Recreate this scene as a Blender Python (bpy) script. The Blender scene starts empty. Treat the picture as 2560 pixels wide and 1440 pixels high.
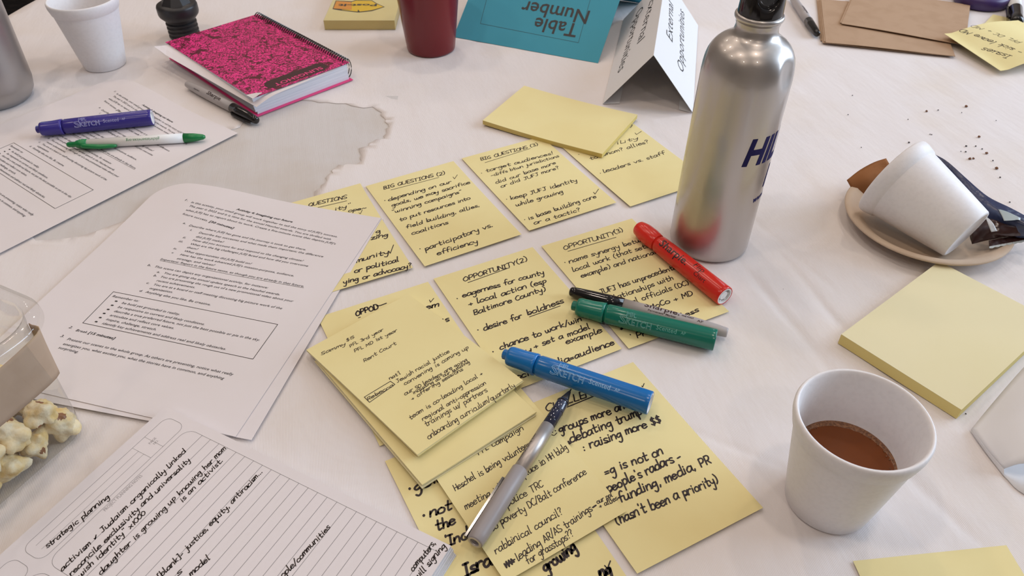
import bpy, bmesh, math, random
from math import pi, sin, cos, radians as R
from mathutils import Vector, Matrix, geometry, noise
random.seed(7)
SC = bpy.context.scene
COL = SC.collection

# ---------------------------------------------------------------- camera
FPX, PITCH, ROLL, CAMZ = 1936.995, .71412649, .0026505, .452
_f = Vector((0, cos(PITCH), -sin(PITCH))); _r0 = Vector((1, 0, 0)); _u0 = _r0.cross(_f)
_r = cos(ROLL)*_r0 + sin(ROLL)*_u0; _u = -sin(ROLL)*_r0 + cos(ROLL)*_u0
cd = bpy.data.cameras.new('camera'); cam = bpy.data.objects.new('camera', cd); COL.objects.link(cam)
cam.matrix_world = Matrix(((_r.x, _u.x, -_f.x, 0), (_r.y, _u.y, -_f.y, 0), (_r.z, _u.z, -_f.z, CAMZ), (0, 0, 0, 1)))
cd.sensor_fit = 'HORIZONTAL'; cd.sensor_width = 36; cd.lens = FPX/2560*36; cd.clip_start = .01; cd.clip_end = 50
cd.dof.use_dof = True; cd.dof.focus_distance = .60; cd.dof.aperture_fstop = 20.0
SC.camera = cam
# ---------------------------------------------------------------- world, lights, exposure
wd = bpy.data.worlds.new('room_glow'); SC.world = wd; wd.use_nodes = True
wd.node_tree.nodes['Background'].inputs[0].default_value = (.86, .82, .84, 1)
wd.node_tree.nodes['Background'].inputs[1].default_value = .6
SC.view_settings.view_transform = 'Standard'; SC.view_settings.look = 'None'
SC.view_settings.exposure = -0.10; SC.view_settings.gamma = 1; SC.view_settings.use_curve_mapping = False

def area(name, loc, target, sx, sy, power, color, shape='RECTANGLE'):
    l = bpy.data.lights.new(name, 'AREA'); l.shape = shape; l.size = sx
    if shape == 'RECTANGLE': l.size_y = sy
    l.energy = power; l.color = color
    o = bpy.data.objects.new(name, l); COL.objects.link(o); o.location = loc
    o.rotation_euler = (Vector(target)-Vector(loc)).to_track_quat('-Z', 'Y').to_euler(); return o
for wy in (.55, 1.75):
    area('window_daylight', (2.62, wy, 1.0), (-1, wy-.2, .1), 1.0, 1.5, 29, (.68, .82, 1.0))
for i, (lx, ly, lp) in enumerate(((-1.6, 2.6, 3.4), (-.8, 2.7, 3.8), (0, 2.8, 4), (.9, 2.6, 4.2), (-1.7, 1.5, 3.6), (-.9, 1.4, 4), (-.1, 1.5, 4.2), (-1.5, .3, 3.8), (-.6, .2, 4.2), (.4, .2, 4.2), (.9, 1.2, 4), (-.8, -.9, 4), (.5, -1, 4))):
    area('ceiling_lamp_light', (lx, ly, 1.93), (lx, ly, 0),   .11, .11, lp, (1.0, .84, .71), 'DISK')

# ---------------------------------------------------------------- picking points on the table from the photograph
def U(a, b, z=0.0):
    d = (a-1280)*_r - (b-720)*_u + FPX*_f
    return Vector((0, 0, CAMZ)) + d*((z-CAMZ)/d.z)
def Z(z, x, y):
    ox, oy, s = z; return (ox+x*s, oy+y*s)

# ---------------------------------------------------------------- materials
def mat(name, col, rough=.6, metal=0, spec=.5, **kw):
    m = bpy.data.materials.new(name); m.use_nodes = True
    b = m.node_tree.nodes['Principled BSDF']
    b.inputs['Base Color'].default_value = (*col, 1); b.inputs['Roughness'].default_value = rough
    b.inputs['Metallic'].default_value = metal; b.inputs['Specular IOR Level'].default_value = spec
    for k, v in kw.items(): b.inputs[k.replace('_', ' ')].default_value = v
    return m
def nodes(m): return m.node_tree.nodes, m.node_tree.links, m.node_tree.nodes['Principled BSDF']
def speckle(m, c2, scale, lo=.45, hi=.65, bump=0, bscale=None, detail=4, dist=.001):
    """second colour through a noise mask, plus a fine noise bump"""
    N, L, b = nodes(m)
    tc = N.new('ShaderNodeTexCoord'); n = N.new('ShaderNodeTexNoise'); n.inputs['Scale'].default_value = scale; n.inputs['Detail'].default_value = detail
    L.new(tc.outputs['Object'], n.inputs['Vector'])
    cr = N.new('ShaderNodeValToRGB'); cr.color_ramp.elements[0].position = lo; cr.color_ramp.elements[1].position = hi
    cr.color_ramp.elements[0].color = b.inputs['Base Color'].default_value[:]; cr.color_ramp.elements[1].color = (*c2, 1)
    L.new(n.outputs['Fac'], cr.inputs[0]); L.new(cr.outputs[0], b.inputs['Base Color'])
    if bump:
        n2 = N.new('ShaderNodeTexNoise'); n2.inputs['Scale'].default_value = bscale or scale*4; L.new(tc.outputs['Object'], n2.inputs['Vector'])
        bp = N.new('ShaderNodeBump'); bp.inputs['Strength'].default_value = bump; bp.inputs['Distance'].default_value = dist
        L.new(n2.outputs['Fac'], bp.inputs['Height']); L.new(bp.outputs[0], b.inputs['Normal'])
    return m
YEL = (.79, .695, .36)
M = {}
M['note'] = speckle(mat('yellow_note_paper', YEL, .75, spec=.2), (.76, .65, .32), 9)
M['note_edge'] = mat('yellow_pad_edge', (.64, .50, .17), .8, spec=.2)
M['note_pale'] = speckle(mat('pale_yellow_note_paper', (.74, .67, .43), .75, spec=.2), (.73, .66, .41), 9)
M['pad_cut'] = mat('pad_cut_edge', (.72, .59, .23), .85, spec=.15)
M['paper'] = speckle(mat('white_office_paper', (.74, .69, .70), .7, spec=.25), (.71, .66, .66), 6)
M['ink'] = mat('dark_marker_ink', (.022, .012, .011), .6)
M['print'] = mat('printed_black', (.03, .026, .028), .6)
M['rule'] = mat('grey_ruling', (.22, .21, .22), .7)
M['greyprint'] = mat('grey_print', (.30, .28, .29), .7)
M['foam'] = speckle(mat('white_foam', (.80, .78, .79), .45, spec=.4, Subsurface_Weight=.12), (.77, .75, .76), 300, bump=.15, bscale=900, dist=.0003)
nodes(M['foam'])[2].inputs['Subsurface Radius'].default_value = (.004, .003, .003)
M['blackplastic'] = mat('glossy_black_plastic', (.012, .010, .010), .12)
M['blackmatte'] = mat('satin_black_plastic', (.014, .013, .015), .38)
M['steel'] = mat('brushed_steel', (.42, .41, .41), .34, 1)
M['red_glaze'] = mat('dark_red_glaze', (.16, .006, .010), .24)
M['white'] = mat('white_plastic', (.82, .83, .83), .35)
M['sgrey'] = mat('silver_grey_plastic', (.40, .37, .37), .35)
def wave_bump(m, scale, rot, strength, dist, nscale=None, nstr=0, ndist=.001, stretch=(1, .12, 1)):
    N, L, b = nodes(m); tc = N.new('ShaderNodeTexCoord'); mp = N.new('ShaderNodeMapping'); mp.inputs['Rotation'].default_value = (0, 0, rot)
    L.new(tc.outputs['Object'], mp.inputs[0])
    w = N.new('ShaderNodeTexWave'); w.bands_direction = 'X'; w.inputs['Scale'].default_value = scale; w.inputs['Distortion'].default_value = .6; w.inputs['Detail'].default_value = 1
    L.new(mp.outputs[0], w.inputs['Vector'])
    bp = N.new('ShaderNodeBump'); bp.inputs['Strength'].default_value = strength; bp.inputs['Distance'].default_value = dist
    L.new(w.outputs['Fac'], bp.inputs['Height'])
    if nscale:
        m2 = N.new('ShaderNodeMapping'); m2.inputs['Scale'].default_value = stretch; L.new(mp.outputs[0], m2.inputs[0])
        n = N.new('ShaderNodeTexNoise'); n.inputs['Scale'].default_value = nscale; n.inputs['Detail'].default_value = 5; L.new(m2.outputs[0], n.inputs['Vector'])
        b2 = N.new('ShaderNodeBump'); b2.inputs['Strength'].default_value = nstr; b2.inputs['Distance'].default_value = ndist
        L.new(n.outputs['Fac'], b2.inputs['Height']); L.new(b2.outputs[0], bp.inputs['Normal'])
    L.new(bp.outputs[0], b.inputs['Normal'])
RIB = -R(12.7)
M['cloth'] = speckle(mat('white_table_paper', (.74, .695, .69), .85, spec=.15), (.71, .645, .60), 7, .50, .72, detail=6)
wave_bump(M['cloth'], 290, RIB, .32, .00022, 30, .30, .005, (1, .30, 1))
M['under'] = speckle(mat('grey_white_under_cloth', (.60, .57, .56), .85, spec=.15), (.56, .51, .47), 12, .45, .7)
wave_bump(M['under'], 290, RIB, .28, .0002, 30, .5, .003)
M['brown'] = speckle(mat('brown_kraft_napkin', (.44, .30, .20), .9, spec=.1), (.41, .275, .18), 40, bump=.3, bscale=900, dist=.0004)
M['plate'] = speckle(mat('tan_paper_plate', (.56, .44, .33), .7, spec=.2), (.52, .40, .30), 30)

def thin_fresnel(N, L):
    lw = N.new('ShaderNodeLayerWeight'); lw.inputs['Blend'].default_value = .5; p = N.new('ShaderNodeMath'); p.operation = 'POWER'; p.inputs[1].default_value = 4.0
    m = N.new('ShaderNodeMath'); m.operation = 'MULTIPLY_ADD'; m.inputs[1].default_value = .55; m.inputs[2].default_value = .07
    L.new(lw.outputs['Facing'], p.inputs[0]); L.new(p.outputs[0], m.inputs[0]); return m
# ---------------------------------------------------------------- object helpers
def props(o, label=None, cat=None, group=None, kind=None):
    for k, v in (('label', label), ('category', cat), ('group', group), ('kind', kind)):
        if v: o[k] = v
    return o
def mesh(name, V, F, mt, root=None, smooth=False, label=None, cat=None, group=None, kind=None, loc=None, midx=None):
    """V in world coordinates; linked as ONE object, below root when given"""
    org = Vector(root.matrix_world.translation) if root else Vector(loc) if loc else Vector((0, 0, 0))
    if root: org = Vector(root['_o'])
    me = bpy.data.meshes.new(name); me.from_pydata([tuple(Vector(v)-org) for v in V], [], F); me.update()
    for m_ in (mt if isinstance(mt, (list, tuple)) else [mt]): me.materials.append(m_)
    if midx: me.polygons.foreach_set('material_index', midx)
    if smooth: me.polygons.foreach_set('use_smooth', [True]*len(me.polygons))
    o = bpy.data.objects.new(name, me); COL.objects.link(o)
    if root: o.parent = root
    else: o.location = org
    o['_o'] = list(org)
    if root and False: pass
    return props(o, label, cat, group, kind)
def thing(name, loc, label, cat, group=None):
    o = bpy.data.objects.new(name, None); COL.objects.link(o); o.location = loc; o.empty_display_size = .02
    o['_o'] = list(loc); return props(o, label, cat, group)
def frame(o, x, z=None):
    """matrix with origin o, x axis along x, z as near to z as possible"""
    x = Vector(x).normalized(); z = Vector(z or (0, 0, 1)); y = z.cross(x).normalized(); z = x.cross(y)
    return Matrix(((x.x, y.x, z.x, o[0]), (x.y, y.y, z.y, o[1]), (x.z, y.z, z.z, o[2]), (0, 0, 0, 1)))
def lathe(prof, n=48, axis='z', Mx=None, seam=False):
    """prof [(along, radius)]; r<=0 ends become poles"""
    V, F, rings = [], [], []
    for a, r in prof:
        if r <= 1e-9:
            rings.append([len(V)]); V.append((0, 0, a) if axis == 'z' else (a, 0, 0))
        else:
            rings.append(list(range(len(V), len(V)+n)))
            for k in range(n):
                t = 2*pi*k/n
                V.append((r*cos(t), r*sin(t), a) if axis == 'z' else (a, r*cos(t), r*sin(t)))
    for A, B in zip(rings, rings[1:]):
        for k in range(n):
            j = (k+1) % n
            if len(A) == 1 and len(B) == 1: continue
            if len(A) == 1: F.append((A[0], B[j], B[k]))
            elif len(B) == 1: F.append((A[k], A[j], B[0]))
            else: F.append((A[k], A[j], B[j], B[k]))
    Mx = Mx or Matrix.Identity(4)
    return [Mx @ Vector(v) for v in V], F
def join(*parts):
    V, F = [], []
    for v, f in parts:
        b = len(V); V += list(v); F += [tuple(i+b for i in q) for q in f]
    return V, F
def box(c, s, Mx=None):
    x, y, z = c; a, b, d = s[0]/2, s[1]/2, s[2]/2
    V = [(x+i*a, y+j*b, z+k*d) for i in (-1, 1) for j in (-1, 1) for k in (-1, 1)]
    F = [(0, 1, 3, 2), (4, 6, 7, 5), (0, 4, 5, 1), (2, 3, 7, 6), (0, 2, 6, 4), (1, 5, 7, 3)]
    return [(Mx or Matrix.Identity(4)) @ Vector(v) for v in V], F
def tube(pts, r, n=8, closed=False):
    V, F = [], []; P = [Vector(p) for p in pts]; m = len(P); up = Vector((0, 0, 1))
    for i, p in enumerate(P):
        t = (P[(i+1) % m]-P[i-1]) if closed else (P[min(i+1, m-1)]-P[max(i-1, 0)])
        t.normalize(); a = t.cross(up)
        if a.length < .05: a = t.cross(Vector((1, 0, 0)))
        a.normalize(); b = a.cross(t)
        rr = r[i] if isinstance(r, (list, tuple)) else r
        for k in range(n): V.append(p+rr*(cos(2*pi*k/n)*a+sin(2*pi*k/n)*b))
    for i in range(m if closed else m-1):
        for k in range(n):
            j = (k+1) % n; q = (i+1) % m
            F.append((i*n+k, i*n+j, q*n+j, q*n+k))
    if not closed: F += [tuple(range(n))[::-1], tuple(range((m-1)*n, m*n))]
    return V, F

# ---------------------------------------------------------------- one-stroke handwriting
# points: x in tenths of the x-height (0-9 a-z), y: '0' = -1.0, 'a' = 0, 'k' = 1.0, 'u' = 2.0; leading '-' means straight
G = {'a': (9, '8i6k3k1h0f1b3a6c8g 8k8c9a'), 'b': (8, '1u1a 1f3j6k8h8d6a3a1c'), 'c': (7, '7i5k2j0f1b4a7b'), 'd': (9, '8i5k2j0f1b4a7c8g 8u8a'),
'e': (8, '0f7g7i4k1i0e2a5a8c'), 'f': (7, '8s6u4s3n3a -0j7k'), 'g': (8, '7i4k1i0f2c5d7g 7k754013'), 'h': (8, '1u1a 1e3j6k7h7a'), 'i': (4, '-2k2a -2o2p'),
'j': (5, '4k452003 -4o4p'), 'k': (8, '-1u1a -7k1e7a'), 'l': (4, '1u1b3a'), 'm': (10, '0k0a 0g2k4j4a 4g7k9j9a'), 'n': (8, '0k0a 0f3k6k7g7a'), 'o': (8, '4k1i0f1b4a7b8f7i4k'),
'p': (8, '1k10 1h4k7j8f6b3a1c'), 'q': (8, '7i4k1i0f2b5b7f 7k7082'), 'r': (6, '0k0a 0f2j5k6j'), 's': (6, '6j4k1j1g5e6b3a0b'), 't': (7, '3r3b5a7b -0k7k'),
'u': (9, '0k0c2a5b7f 7k7b9a'), 'v': (8, '-0k4a8k'), 'w': (11, '0k1c3a5c6j 6j7b9abdbk'), 'x': (7, '-0k7a -7k0a'), 'y': (8, '0k1f4d7f 7k7c5012'), 'z': (7, '-0k7k0a7a'),
'A': (9, '-0a5r9a -2f7f'), 'B': (8, '-1r1a 1r6r7n5j1i 1i7h8d5a1a'), 'C': (8, '8p5r1m0h2b5a8c'), 'D': (9, '-1r1a 1r6q9k8d4a1a'), 'E': (7, '-7r1r1a7a -1i6i'),
'F': (7, '-7r1r1a -1i6i'), 'G': (9, '8p5r1m0h2b5a8b8g5g'), 'H': (8, '-1r1a -8r8a -1i8i'), 'I': (6, '-0r6r -3r3a -0a6a'), 'J': (9, '-2r9r 6r6d4a1b'),
'K': (8, '-1r1a -8r1i8a'), 'L': (7, '-1r1a7a'), 'M': (10, '-0a1r5g9raa'), 'N': (8, '-0a0r8a8r'), 'O': (9, '5r1m0h2b5a9d9m5r'), 'P': (8, '-1r1a 1r6r8n6i1h'),
'Q': (9, '5r1m0h2b5a9d9m5r -6d9a'), 'R': (8, '-1r1a 1r6r8n6i1h -4h8a'), 'S': (8, '8p5r1o2j7g8c4a0c'), 'T': (9, '-0r9r -4r4a'), 'U': (9, '0r0d3a7b9g9r'),
'V': (9, '-0r4a9r'), 'W': (13, '-0r3a6m9adr'), 'X': (8, '-0r8a -8r0a'), 'Y': (8, '-0r4i8r -4i4a'), 'Z': (8, '-0r8r0a8a'),
'0': (8, '4q0l0e4a8e8l4q'), '1': (4, '-3q3a'), '2': (7, '0o4q7m4f0a7a'), '3': (7, '0p5q6m3i7f5a0b'), '5': (7, '7q1q1j5j7e4a0b'), '8': (7, '4i1m4q7m4i0d4a7d4i'),
'$': (8, '7n4q1n2j6h7d3a0d -4s48'), '.': (3, '-1a2b'), ',': (3, '-2b17'), "'": (3, '-2u2r'), '"': (5, '-1u1r -4u4r'), '(': (5, '4t1m1d48'), ')': (5, '1t4m4d18'),
'/': (6, '-08 6t'), '-': (7, '-0f6g'), '+': (8, '-0f7f -4j4b'), '?': (7, '0q3t6p3k3g -3b3a'), '!': (3, '-2u2g -2b2a'), '=': (7, '-0h6h -0d6d'), ':': (3, '-1i1h -1b1a'),
'[': (5, '-4t1t184a'), ']': (5, '-1t4t4818'), '&': (9, '-1f4b2a6g 4b8k'), '*': (6, '-1r5l -5r1l -0o6o'), '~': (9, '0f3h6e9g'), '^': (7, '-0j2f7o'), '@': (3, '-1e1f'), '#': (8, '4a0i2l4i6l8i4a')}
G['/'] = (6, '-086t')
def cv(c): return '0123456789abcdefghijklmnopqrstuvwxyz'.index(c)
def smooth(P):
    if len(P) < 3: return P
    Q = [P[0]]+P+[P[-1]]; out = []
    for i in range(1, len(Q)-2):
        p0, p1, p2, p3 = Q[i-1:i+3]
        for k in range(4):
            t = k/4; out.append(tuple(.5*((2*p1[j])+(-p0[j]+p2[j])*t+(2*p0[j]-5*p1[j]+4*p2[j]-p3[j])*t*t+(-p0[j]+3*p1[j]-3*p2[j]+p3[j])*t**3) for j in (0, 1)))
    out.append(P[-1]); return out
def glyphs(text):
    """strokes in x-height units and total width"""
    x, S, last = 0, [], None
    for ch in text:
        if ch == ' ': x += .70; last = None; continue
        w, d = G[ch]; jy = random.uniform(-.06, .06); sc = random.uniform(.93, 1.07)
        for st in d.split():
            straight = st[0] == '-'; st = st.lstrip('-')
            P = [(x+cv(st[i])/10*sc+(cv(st[i+1])/10-1)*.10, (cv(st[i+1])/10-1)*sc+jy) for i in range(0, len(st)-1, 2)]
            P = P if straight else smooth(P)
            if st is d.split()[0].lstrip('-') or len(S) == 0 or d.split()[0].lstrip('-') == st:
                if last and ch.islower() and -.3 < last[1] < .5 and P[0][1] < 1.2 and random.random() < .6:
                    q = min(P, key=lambda p_: p_[0]); S.append(smooth([last, ((last[0]+q[0])/2+.04, last[1]+(q[1]-last[1])*.2), q]))
            S.append(P)
        last = S[-1][-1] if ch.islower() and ch not in 'tfijx' else None
        x += w/10+.16
    return S, max(x-.22, .1)
def ribbon(P, w, V, F):
    P = [Vector(p) for p in P]
    for i in range(1, len(P)-1):     # a sharp turn starts a new run
        a, b = P[i]-P[i-1], P[i+1]-P[i]
        if a.length > 1e-6 and b.length > 1e-6 and a.normalized().dot(b.normalized()) < .35:
            ribbon(P[:i+1], w, V, F); P = P[i:]; return ribbon(P, w, V, F)
    Q = [P[0]]
    for p in P[1:]:
        if (p-Q[-1]).length > 1e-6: Q.append(p)
    if len(Q) < 2: Q.append(Q[0]+Vector((w*.3, 0)))
    d0 = (Q[1]-Q[0]).normalized(); d1 = (Q[-1]-Q[-2]).normalized()
    Q = [Q[0]-d0*w*.45]+Q+[Q[-1]+d1*w*.45]; n = len(Q); b = len(V)
    for i, p in enumerate(Q):
        t = (Q[min(i+1, n-1)]-Q[max(i-1, 0)]); t.normalize(); nn = Vector((-t.y, t.x))
        ww = w/2*(.45 if i in (0, n-1) else 1)
        V.append(p+nn*ww); V.append(p-nn*ww)
        if i: F.append((b+2*i-2, b+2*i-1, b+2*i+1, b+2*i))

# ---------------------------------------------------------------- printed text (built-in font) as flat vertices
_tc = {}
def textmesh(s, bold=0, outline=0, sub=0):
    key = (s, bold, outline, sub)
    if key in _tc: return _tc[key]
    c = bpy.data.curves.new('t', 'FONT'); c.body = s; c.size = 1; c.resolution_u = 2; c.offset = bold; c.align_x = 'LEFT'
    if outline: c.fill_mode = 'NONE'; c.bevel_depth = outline; c.bevel_resolution = 0
    o = bpy.data.objects.new('t', c); COL.objects.link(o)
    me = bpy.data.meshes.new_from_object(o.evaluated_get(bpy.context.evaluated_depsgraph_get()))
    if sub:
        bm = bmesh.new(); bm.from_mesh(me); bmesh.ops.triangulate(bm, faces=bm.faces[:])
        for _ in range(sub):
            big = [e for e in bm.edges if e.calc_length() > .13]
            if big: bmesh.ops.subdivide_edges(bm, edges=big, cuts=1); bmesh.ops.triangulate(bm, faces=[f for f in bm.faces if len(f.verts) > 3])
        bm.to_mesh(me); bm.free()
    V = [Vector((v.co.x, v.co.y, v.co.z)) for v in me.vertices]; F = [tuple(p.vertices) for p in me.polygons]
    bpy.data.objects.remove(o); bpy.data.curves.remove(c); bpy.data.meshes.remove(me)
    x0 = min(v.x for v in V); x1 = max(v.x for v in V)
    for v in V: v.x -= x0
    _tc[key] = (V, F, x1-x0); return _tc[key]

# ---------------------------------------------------------------- sheets of paper
def fit(pts, loc, z):
    A = [U(p[0], p[1], z) for p in pts]; B = [(l[0], -l[1]) for l in loc]; n = len(A)
    ca = (sum(a.x for a in A)/n, sum(a.y for a in A)/n); cb = (sum(b[0] for b in B)/n, sum(b[1] for b in B)/n)
    s = c = 0
    for a, b in zip(A, B):
        ax, ay, bx, by = a.x-ca[0], a.y-ca[1], b[0]-cb[0], b[1]-cb[1]
        s += bx*ay-by*ax; c += bx*ax+by*ay
    th = math.atan2(s, c)
    return Vector((ca[0]-(cos(th)*cb[0]-sin(th)*cb[1]), ca[1]-(sin(th)*cb[0]+cos(th)*cb[1]))), th
class Sheet:
    def __init__(s, pts, loc, w, h, z, t=.00012, zf=None):
        s.o, s.th = fit(pts, loc, z); s.w, s.h, s.z, s.t, s.zf = w, h, z, t, zf
        s.e1 = Vector((cos(s.th), sin(s.th))); s.e2 = Vector((sin(s.th), -cos(s.th))); s.V, s.F = [], []
    def at(s, x, y, dz=0):
        p = s.o+s.e1*x+s.e2*y
        return Vector((p.x, p.y, s.z+(s.zf(x, y) if s.zf else 0)+dz))
    def loc(s, a, b):
        z = s.z
        for _ in range(3):
            q = U(a, b, z); d = Vector((q.x, q.y))-s.o; x, y = d.dot(s.e1), d.dot(s.e2); z = s.z+(s.zf(x, y) if s.zf else 0)
        return Vector((x, y))
    def solid(s, n=None, t=None):
        nx, ny = n or ((1, 1) if not s.zf else (20, 28)); t = t or s.t; V, F = [], []
        for k in (0, 1):
            for j in range(ny+1):
                for i in range(nx+1): V.append(s.at(s.w*i/nx, s.h*j/ny, -t*k))
        q = (nx+1)*(ny+1); I = lambda i, j, k: k*q+j*(nx+1)+i
        for j in range(ny):
            for i in range(nx):
                F.append((I(i, j, 0), I(i, j+1, 0), I(i+1, j+1, 0), I(i+1, j, 0))); F.append((I(i, j, 1), I(i+1, j, 1), I(i+1, j+1, 1), I(i, j+1, 1)))
        def side(P):
            b = len(V)
            for p in P: V.append(V[I(*p, 0)]); V.append(V[I(*p, 1)])
            for k in range(len(P)-1): F.append((b+2*k, b+2*k+1, b+2*k+3, b+2*k+2))
        side([(i, 0) for i in range(nx, -1, -1)]); side([(0, j) for j in range(ny+1)]); side([(i, ny) for i in range(nx+1)]); side([(nx, j) for j in range(ny, -1, -1)])
        return V, F
    def build(s, name, mt, label, cat, group=None, n=None, root=None, t=None):
        V, F = s.solid(n, t); c = s.at(s.w/2, s.h/2, -(t or s.t))
        s.ob = mesh(name, V, F, mt, root, bool(s.zf), label, cat, group, loc=c)
        return s.ob
    # writing is collected as local 2D shapes, then laid on the sheet
    def write(s, z, text, x0, y0, x1, y1, xh, w):
        a, b = s.loc(*Z(z, x0, y0)), s.loc(*Z(z, x1, y1)); d = b-a; L = d.length; d.normalize(); nrm = Vector((d.y, -d.x))
        S, W = glyphs(text); k = L/W; h = xh*.86/1000
        ph = random.uniform(0, 6)
        for st in S: ribbon([a+d*((p[0]+.10*p[1])*k)+nrm*(p[1]*h+.00025*sin(p[0]*.9+ph)) for p in st], w/1000, s.V, s.F)
    def pen(s, z, pts, w, sm=False):
        P = [tuple(s.loc(*Z(z, *p))) for p in pts]; ribbon(smooth(P) if sm else P, w/1000, s.V, s.F)
    def rule(s, P, w, sub=1):
        if sub > 1: P = [P[i].lerp(P[i+1], k/sub) for i in range(len(P)-1) for k in range(sub)]+[P[-1]]
        ribbon(P, w, s.V, s.F)
    def type(s, z, text, x0, y0, x1, y1, size, bold=0, sag=0, shear=.22, loc=False):
        a, b = (Vector((x0, y0)), Vector((x1, y1))) if loc else (s.loc(*Z(z, x0, y0)), s.loc(*Z(z, x1, y1)))
        d = b-a; L = d.length; d.normalize(); nrm = Vector((d.y, -d.x)); V, F, W = textmesh(text, bold); k = L/W; base = len(s.V)
        for v in V:
            t = v.x/W; p = a+d*(v.x*k+v.y*size*shear)+nrm*(v.y*size-4*sag*t*(1-t)); s.V.append(p)
        s.F += [tuple(i+base for i in f) for f in F]
    def flush(s, name, mt, dz=.00012, root=None):
        if s.V: mesh(name, [s.at(v[0], v[1], dz) for v in s.V], s.F, mt, root or s.ob)
        s.V, s.F = [], []
print('helpers ready')

# ================================================================= the room
def struct(name, V, F, mt, **k): return mesh(name, V, F, mt, kind='structure', **k)
m_floor = speckle(mat('dark_carpet', (.012, .011, .012), .95, spec=.1), (.02, .017, .016), 40, bump=.4, bscale=500, dist=.003)
m_wall = mat('warm_beige_wall', (.58, .50, .43), .9, spec=.1); m_ceil = mat('cream_ceiling', (.76, .71, .66), .9, spec=.1)
X0, X1, Y0, Y1, ZF, ZC = -3.4, 2.75, -2.5, 3.9, -.75, 2.0
def slab(a, b): return box([(p+q)/2 for p, q in zip(a, b)], [abs(q-p) for p, q in zip(a, b)])
struct('floor', *slab((X0-.1, Y0-.1, ZF-.1), (X1+.1, Y1+.1, ZF)), m_floor)
struct('ceiling', *slab((X0-.1, Y0-.1, ZC), (X1+.1, Y1+.1, ZC+.1)), m_ceil)
struct('wall_front', *slab((X0, Y0-.1, ZF), (X1, Y0, ZC)), m_wall)
struct('wall_left', *slab((X0-.1, Y0, ZF), (X0, Y1, ZC)), m_wall)
struct('wall_back', *slab((X0, Y1, ZF), (X1, Y1+.1, ZC)), m_wall)
WZ0, WZ1 = .2, 1.8; wins = [(.02, 1.08), (1.22, 2.28)]
V, F = join(slab((X1, Y0, ZF), (X1+.1, wins[0][0], ZC)), slab((X1, wins[0][1], ZF), (X1+.1, wins[1][0], ZC)), slab((X1, wins[1][1], ZF), (X1+.1, Y1, ZC)),
            *[slab((X1, a, ZF), (X1+.1, b, WZ0)) for a, b in wins], *[slab((X1, a, WZ1), (X1+.1, b, ZC)) for a, b in wins])
struct('wall_right', V, F, m_wall)
m_frame = mat('white_window_frame', (.7, .7, .7), .5)
m_day = mat('daylight_pane', (.5, .6, .8), .3); nodes(m_day)[2].inputs['Emission Color'].default_value = (.66, .82, 1, 1); nodes(m_day)[2].inputs['Emission Strength'].default_value = 2.6
for i, (a, b) in enumerate(wins):
    fr = join(slab((X1-.02, a-.04, WZ0-.04), (X1+.04, a, WZ1+.04)), slab((X1-.02, b, WZ0-.04), (X1+.04, b+.04, WZ1+.04)), slab((X1-.02, a, WZ0-.04), (X1+.04, b, WZ0)),
              slab((X1-.02, a, WZ1), (X1+.04, b, WZ1+.04)), slab((X1, (a+b)/2-.015, WZ0), (X1+.03, (a+b)/2+.015, WZ1)), slab((X1, a, .985), (X1+.03, b, 1.015)))
    w = struct('window_%d' % (i+1), *fr, m_frame)
    mesh('pane', *slab((X1+.05, a, WZ0), (X1+.055, b, WZ1)), m_day, w)

# ================================================================= table and its paper cover
CX, CY, RT = .147, 1.0, .912
m_wood = mat('table_underside_wood', (.18, .11, .07), .6)
tb = thing('round_table', (CX, CY, ZF), 'round banquet table hidden under the white paper cover', 'table')
mesh('tabletop', *lathe([(-.030, 0), (-.030, RT-.012), (-.004, RT-.012), (-.004, 0)], 96, Mx=Matrix.Translation((CX, CY, 0))), m_wood, tb)
for k in range(4):
    a = pi/4+k*pi/2; x, y = CX+.55*cos(a), CY+.55*sin(a)
    mesh('leg', *lathe([(ZF, .02), (ZF+.003, .02), (-.032, .016), (-.031, .0)], 12, Mx=Matrix.Translation((x, y, 0))), M['blackmatte'], tb)

tear = [(757, 250), (782, 252), (800, 257), (817, 256), (842, 259), (865, 259), (880, 265), (910, 270), (932, 267), (945, 277), (954, 281), (952, 288), (965, 299), (962, 304), (970, 311), (973, 317), (965, 322), (967, 332),
 (959, 340), (962, 346), (950, 349), (941, 348), (932, 355), (924, 357), (922, 365), (910, 367), (897, 371), (899, 380), (903, 388), (900, 396), (904, 403), (896, 408), (889, 411), (872, 409), (860, 413), (846, 412), (843, 419), (836, 421),
 (828, 427), (833, 433), (824, 434), (820, 438), (814, 445), (817, 451), (813, 457), (804, 462), (803, 471), (794, 474), (787, 478), (786, 490), (770, 520), (650, 580), (500, 600), (400, 560), (330, 546), (300, 556), (270, 567), (240, 578),
 (210, 588), (180, 594), (150, 598), (120, 599), (90, 602), (50, 560), (200, 470), (400, 400), (560, 330), (600, 318), (632, 268), (690, 240)]
TW = [U(*p) for p in tear]
def inside(x, y):
    c = False; n = len(TW)
    for i in range(n):
        a, b = TW[i], TW[i-1]
        if (a.y > y) != (b.y > y) and x < (b.x-a.x)*(y-a.y)/(b.y-a.y)+a.x: c = not c
    return c
def tdist(x, y):
    return min(math.hypot(p.x-x, p.y-y) for p in TW)
PL = [((1890, 700, 2150, 1010), .010, .0012), ((1960, 640, 2120, 830), .007, .0010), ((2180, 1100, 2420, 1330), .010, .0012), ((1640, 1040, 1990, 1180), .006, .0006),
      ((2050, 760, 2300, 1010), .012, .0008), ((1900, 560, 2060, 700), .008, .0009), ((1180, 60, 1290, 330), .010, .0006)]
PLW = [(U(*p[:2]), U(*p[2:]), s, a) for p, s, a in PL]
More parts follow.
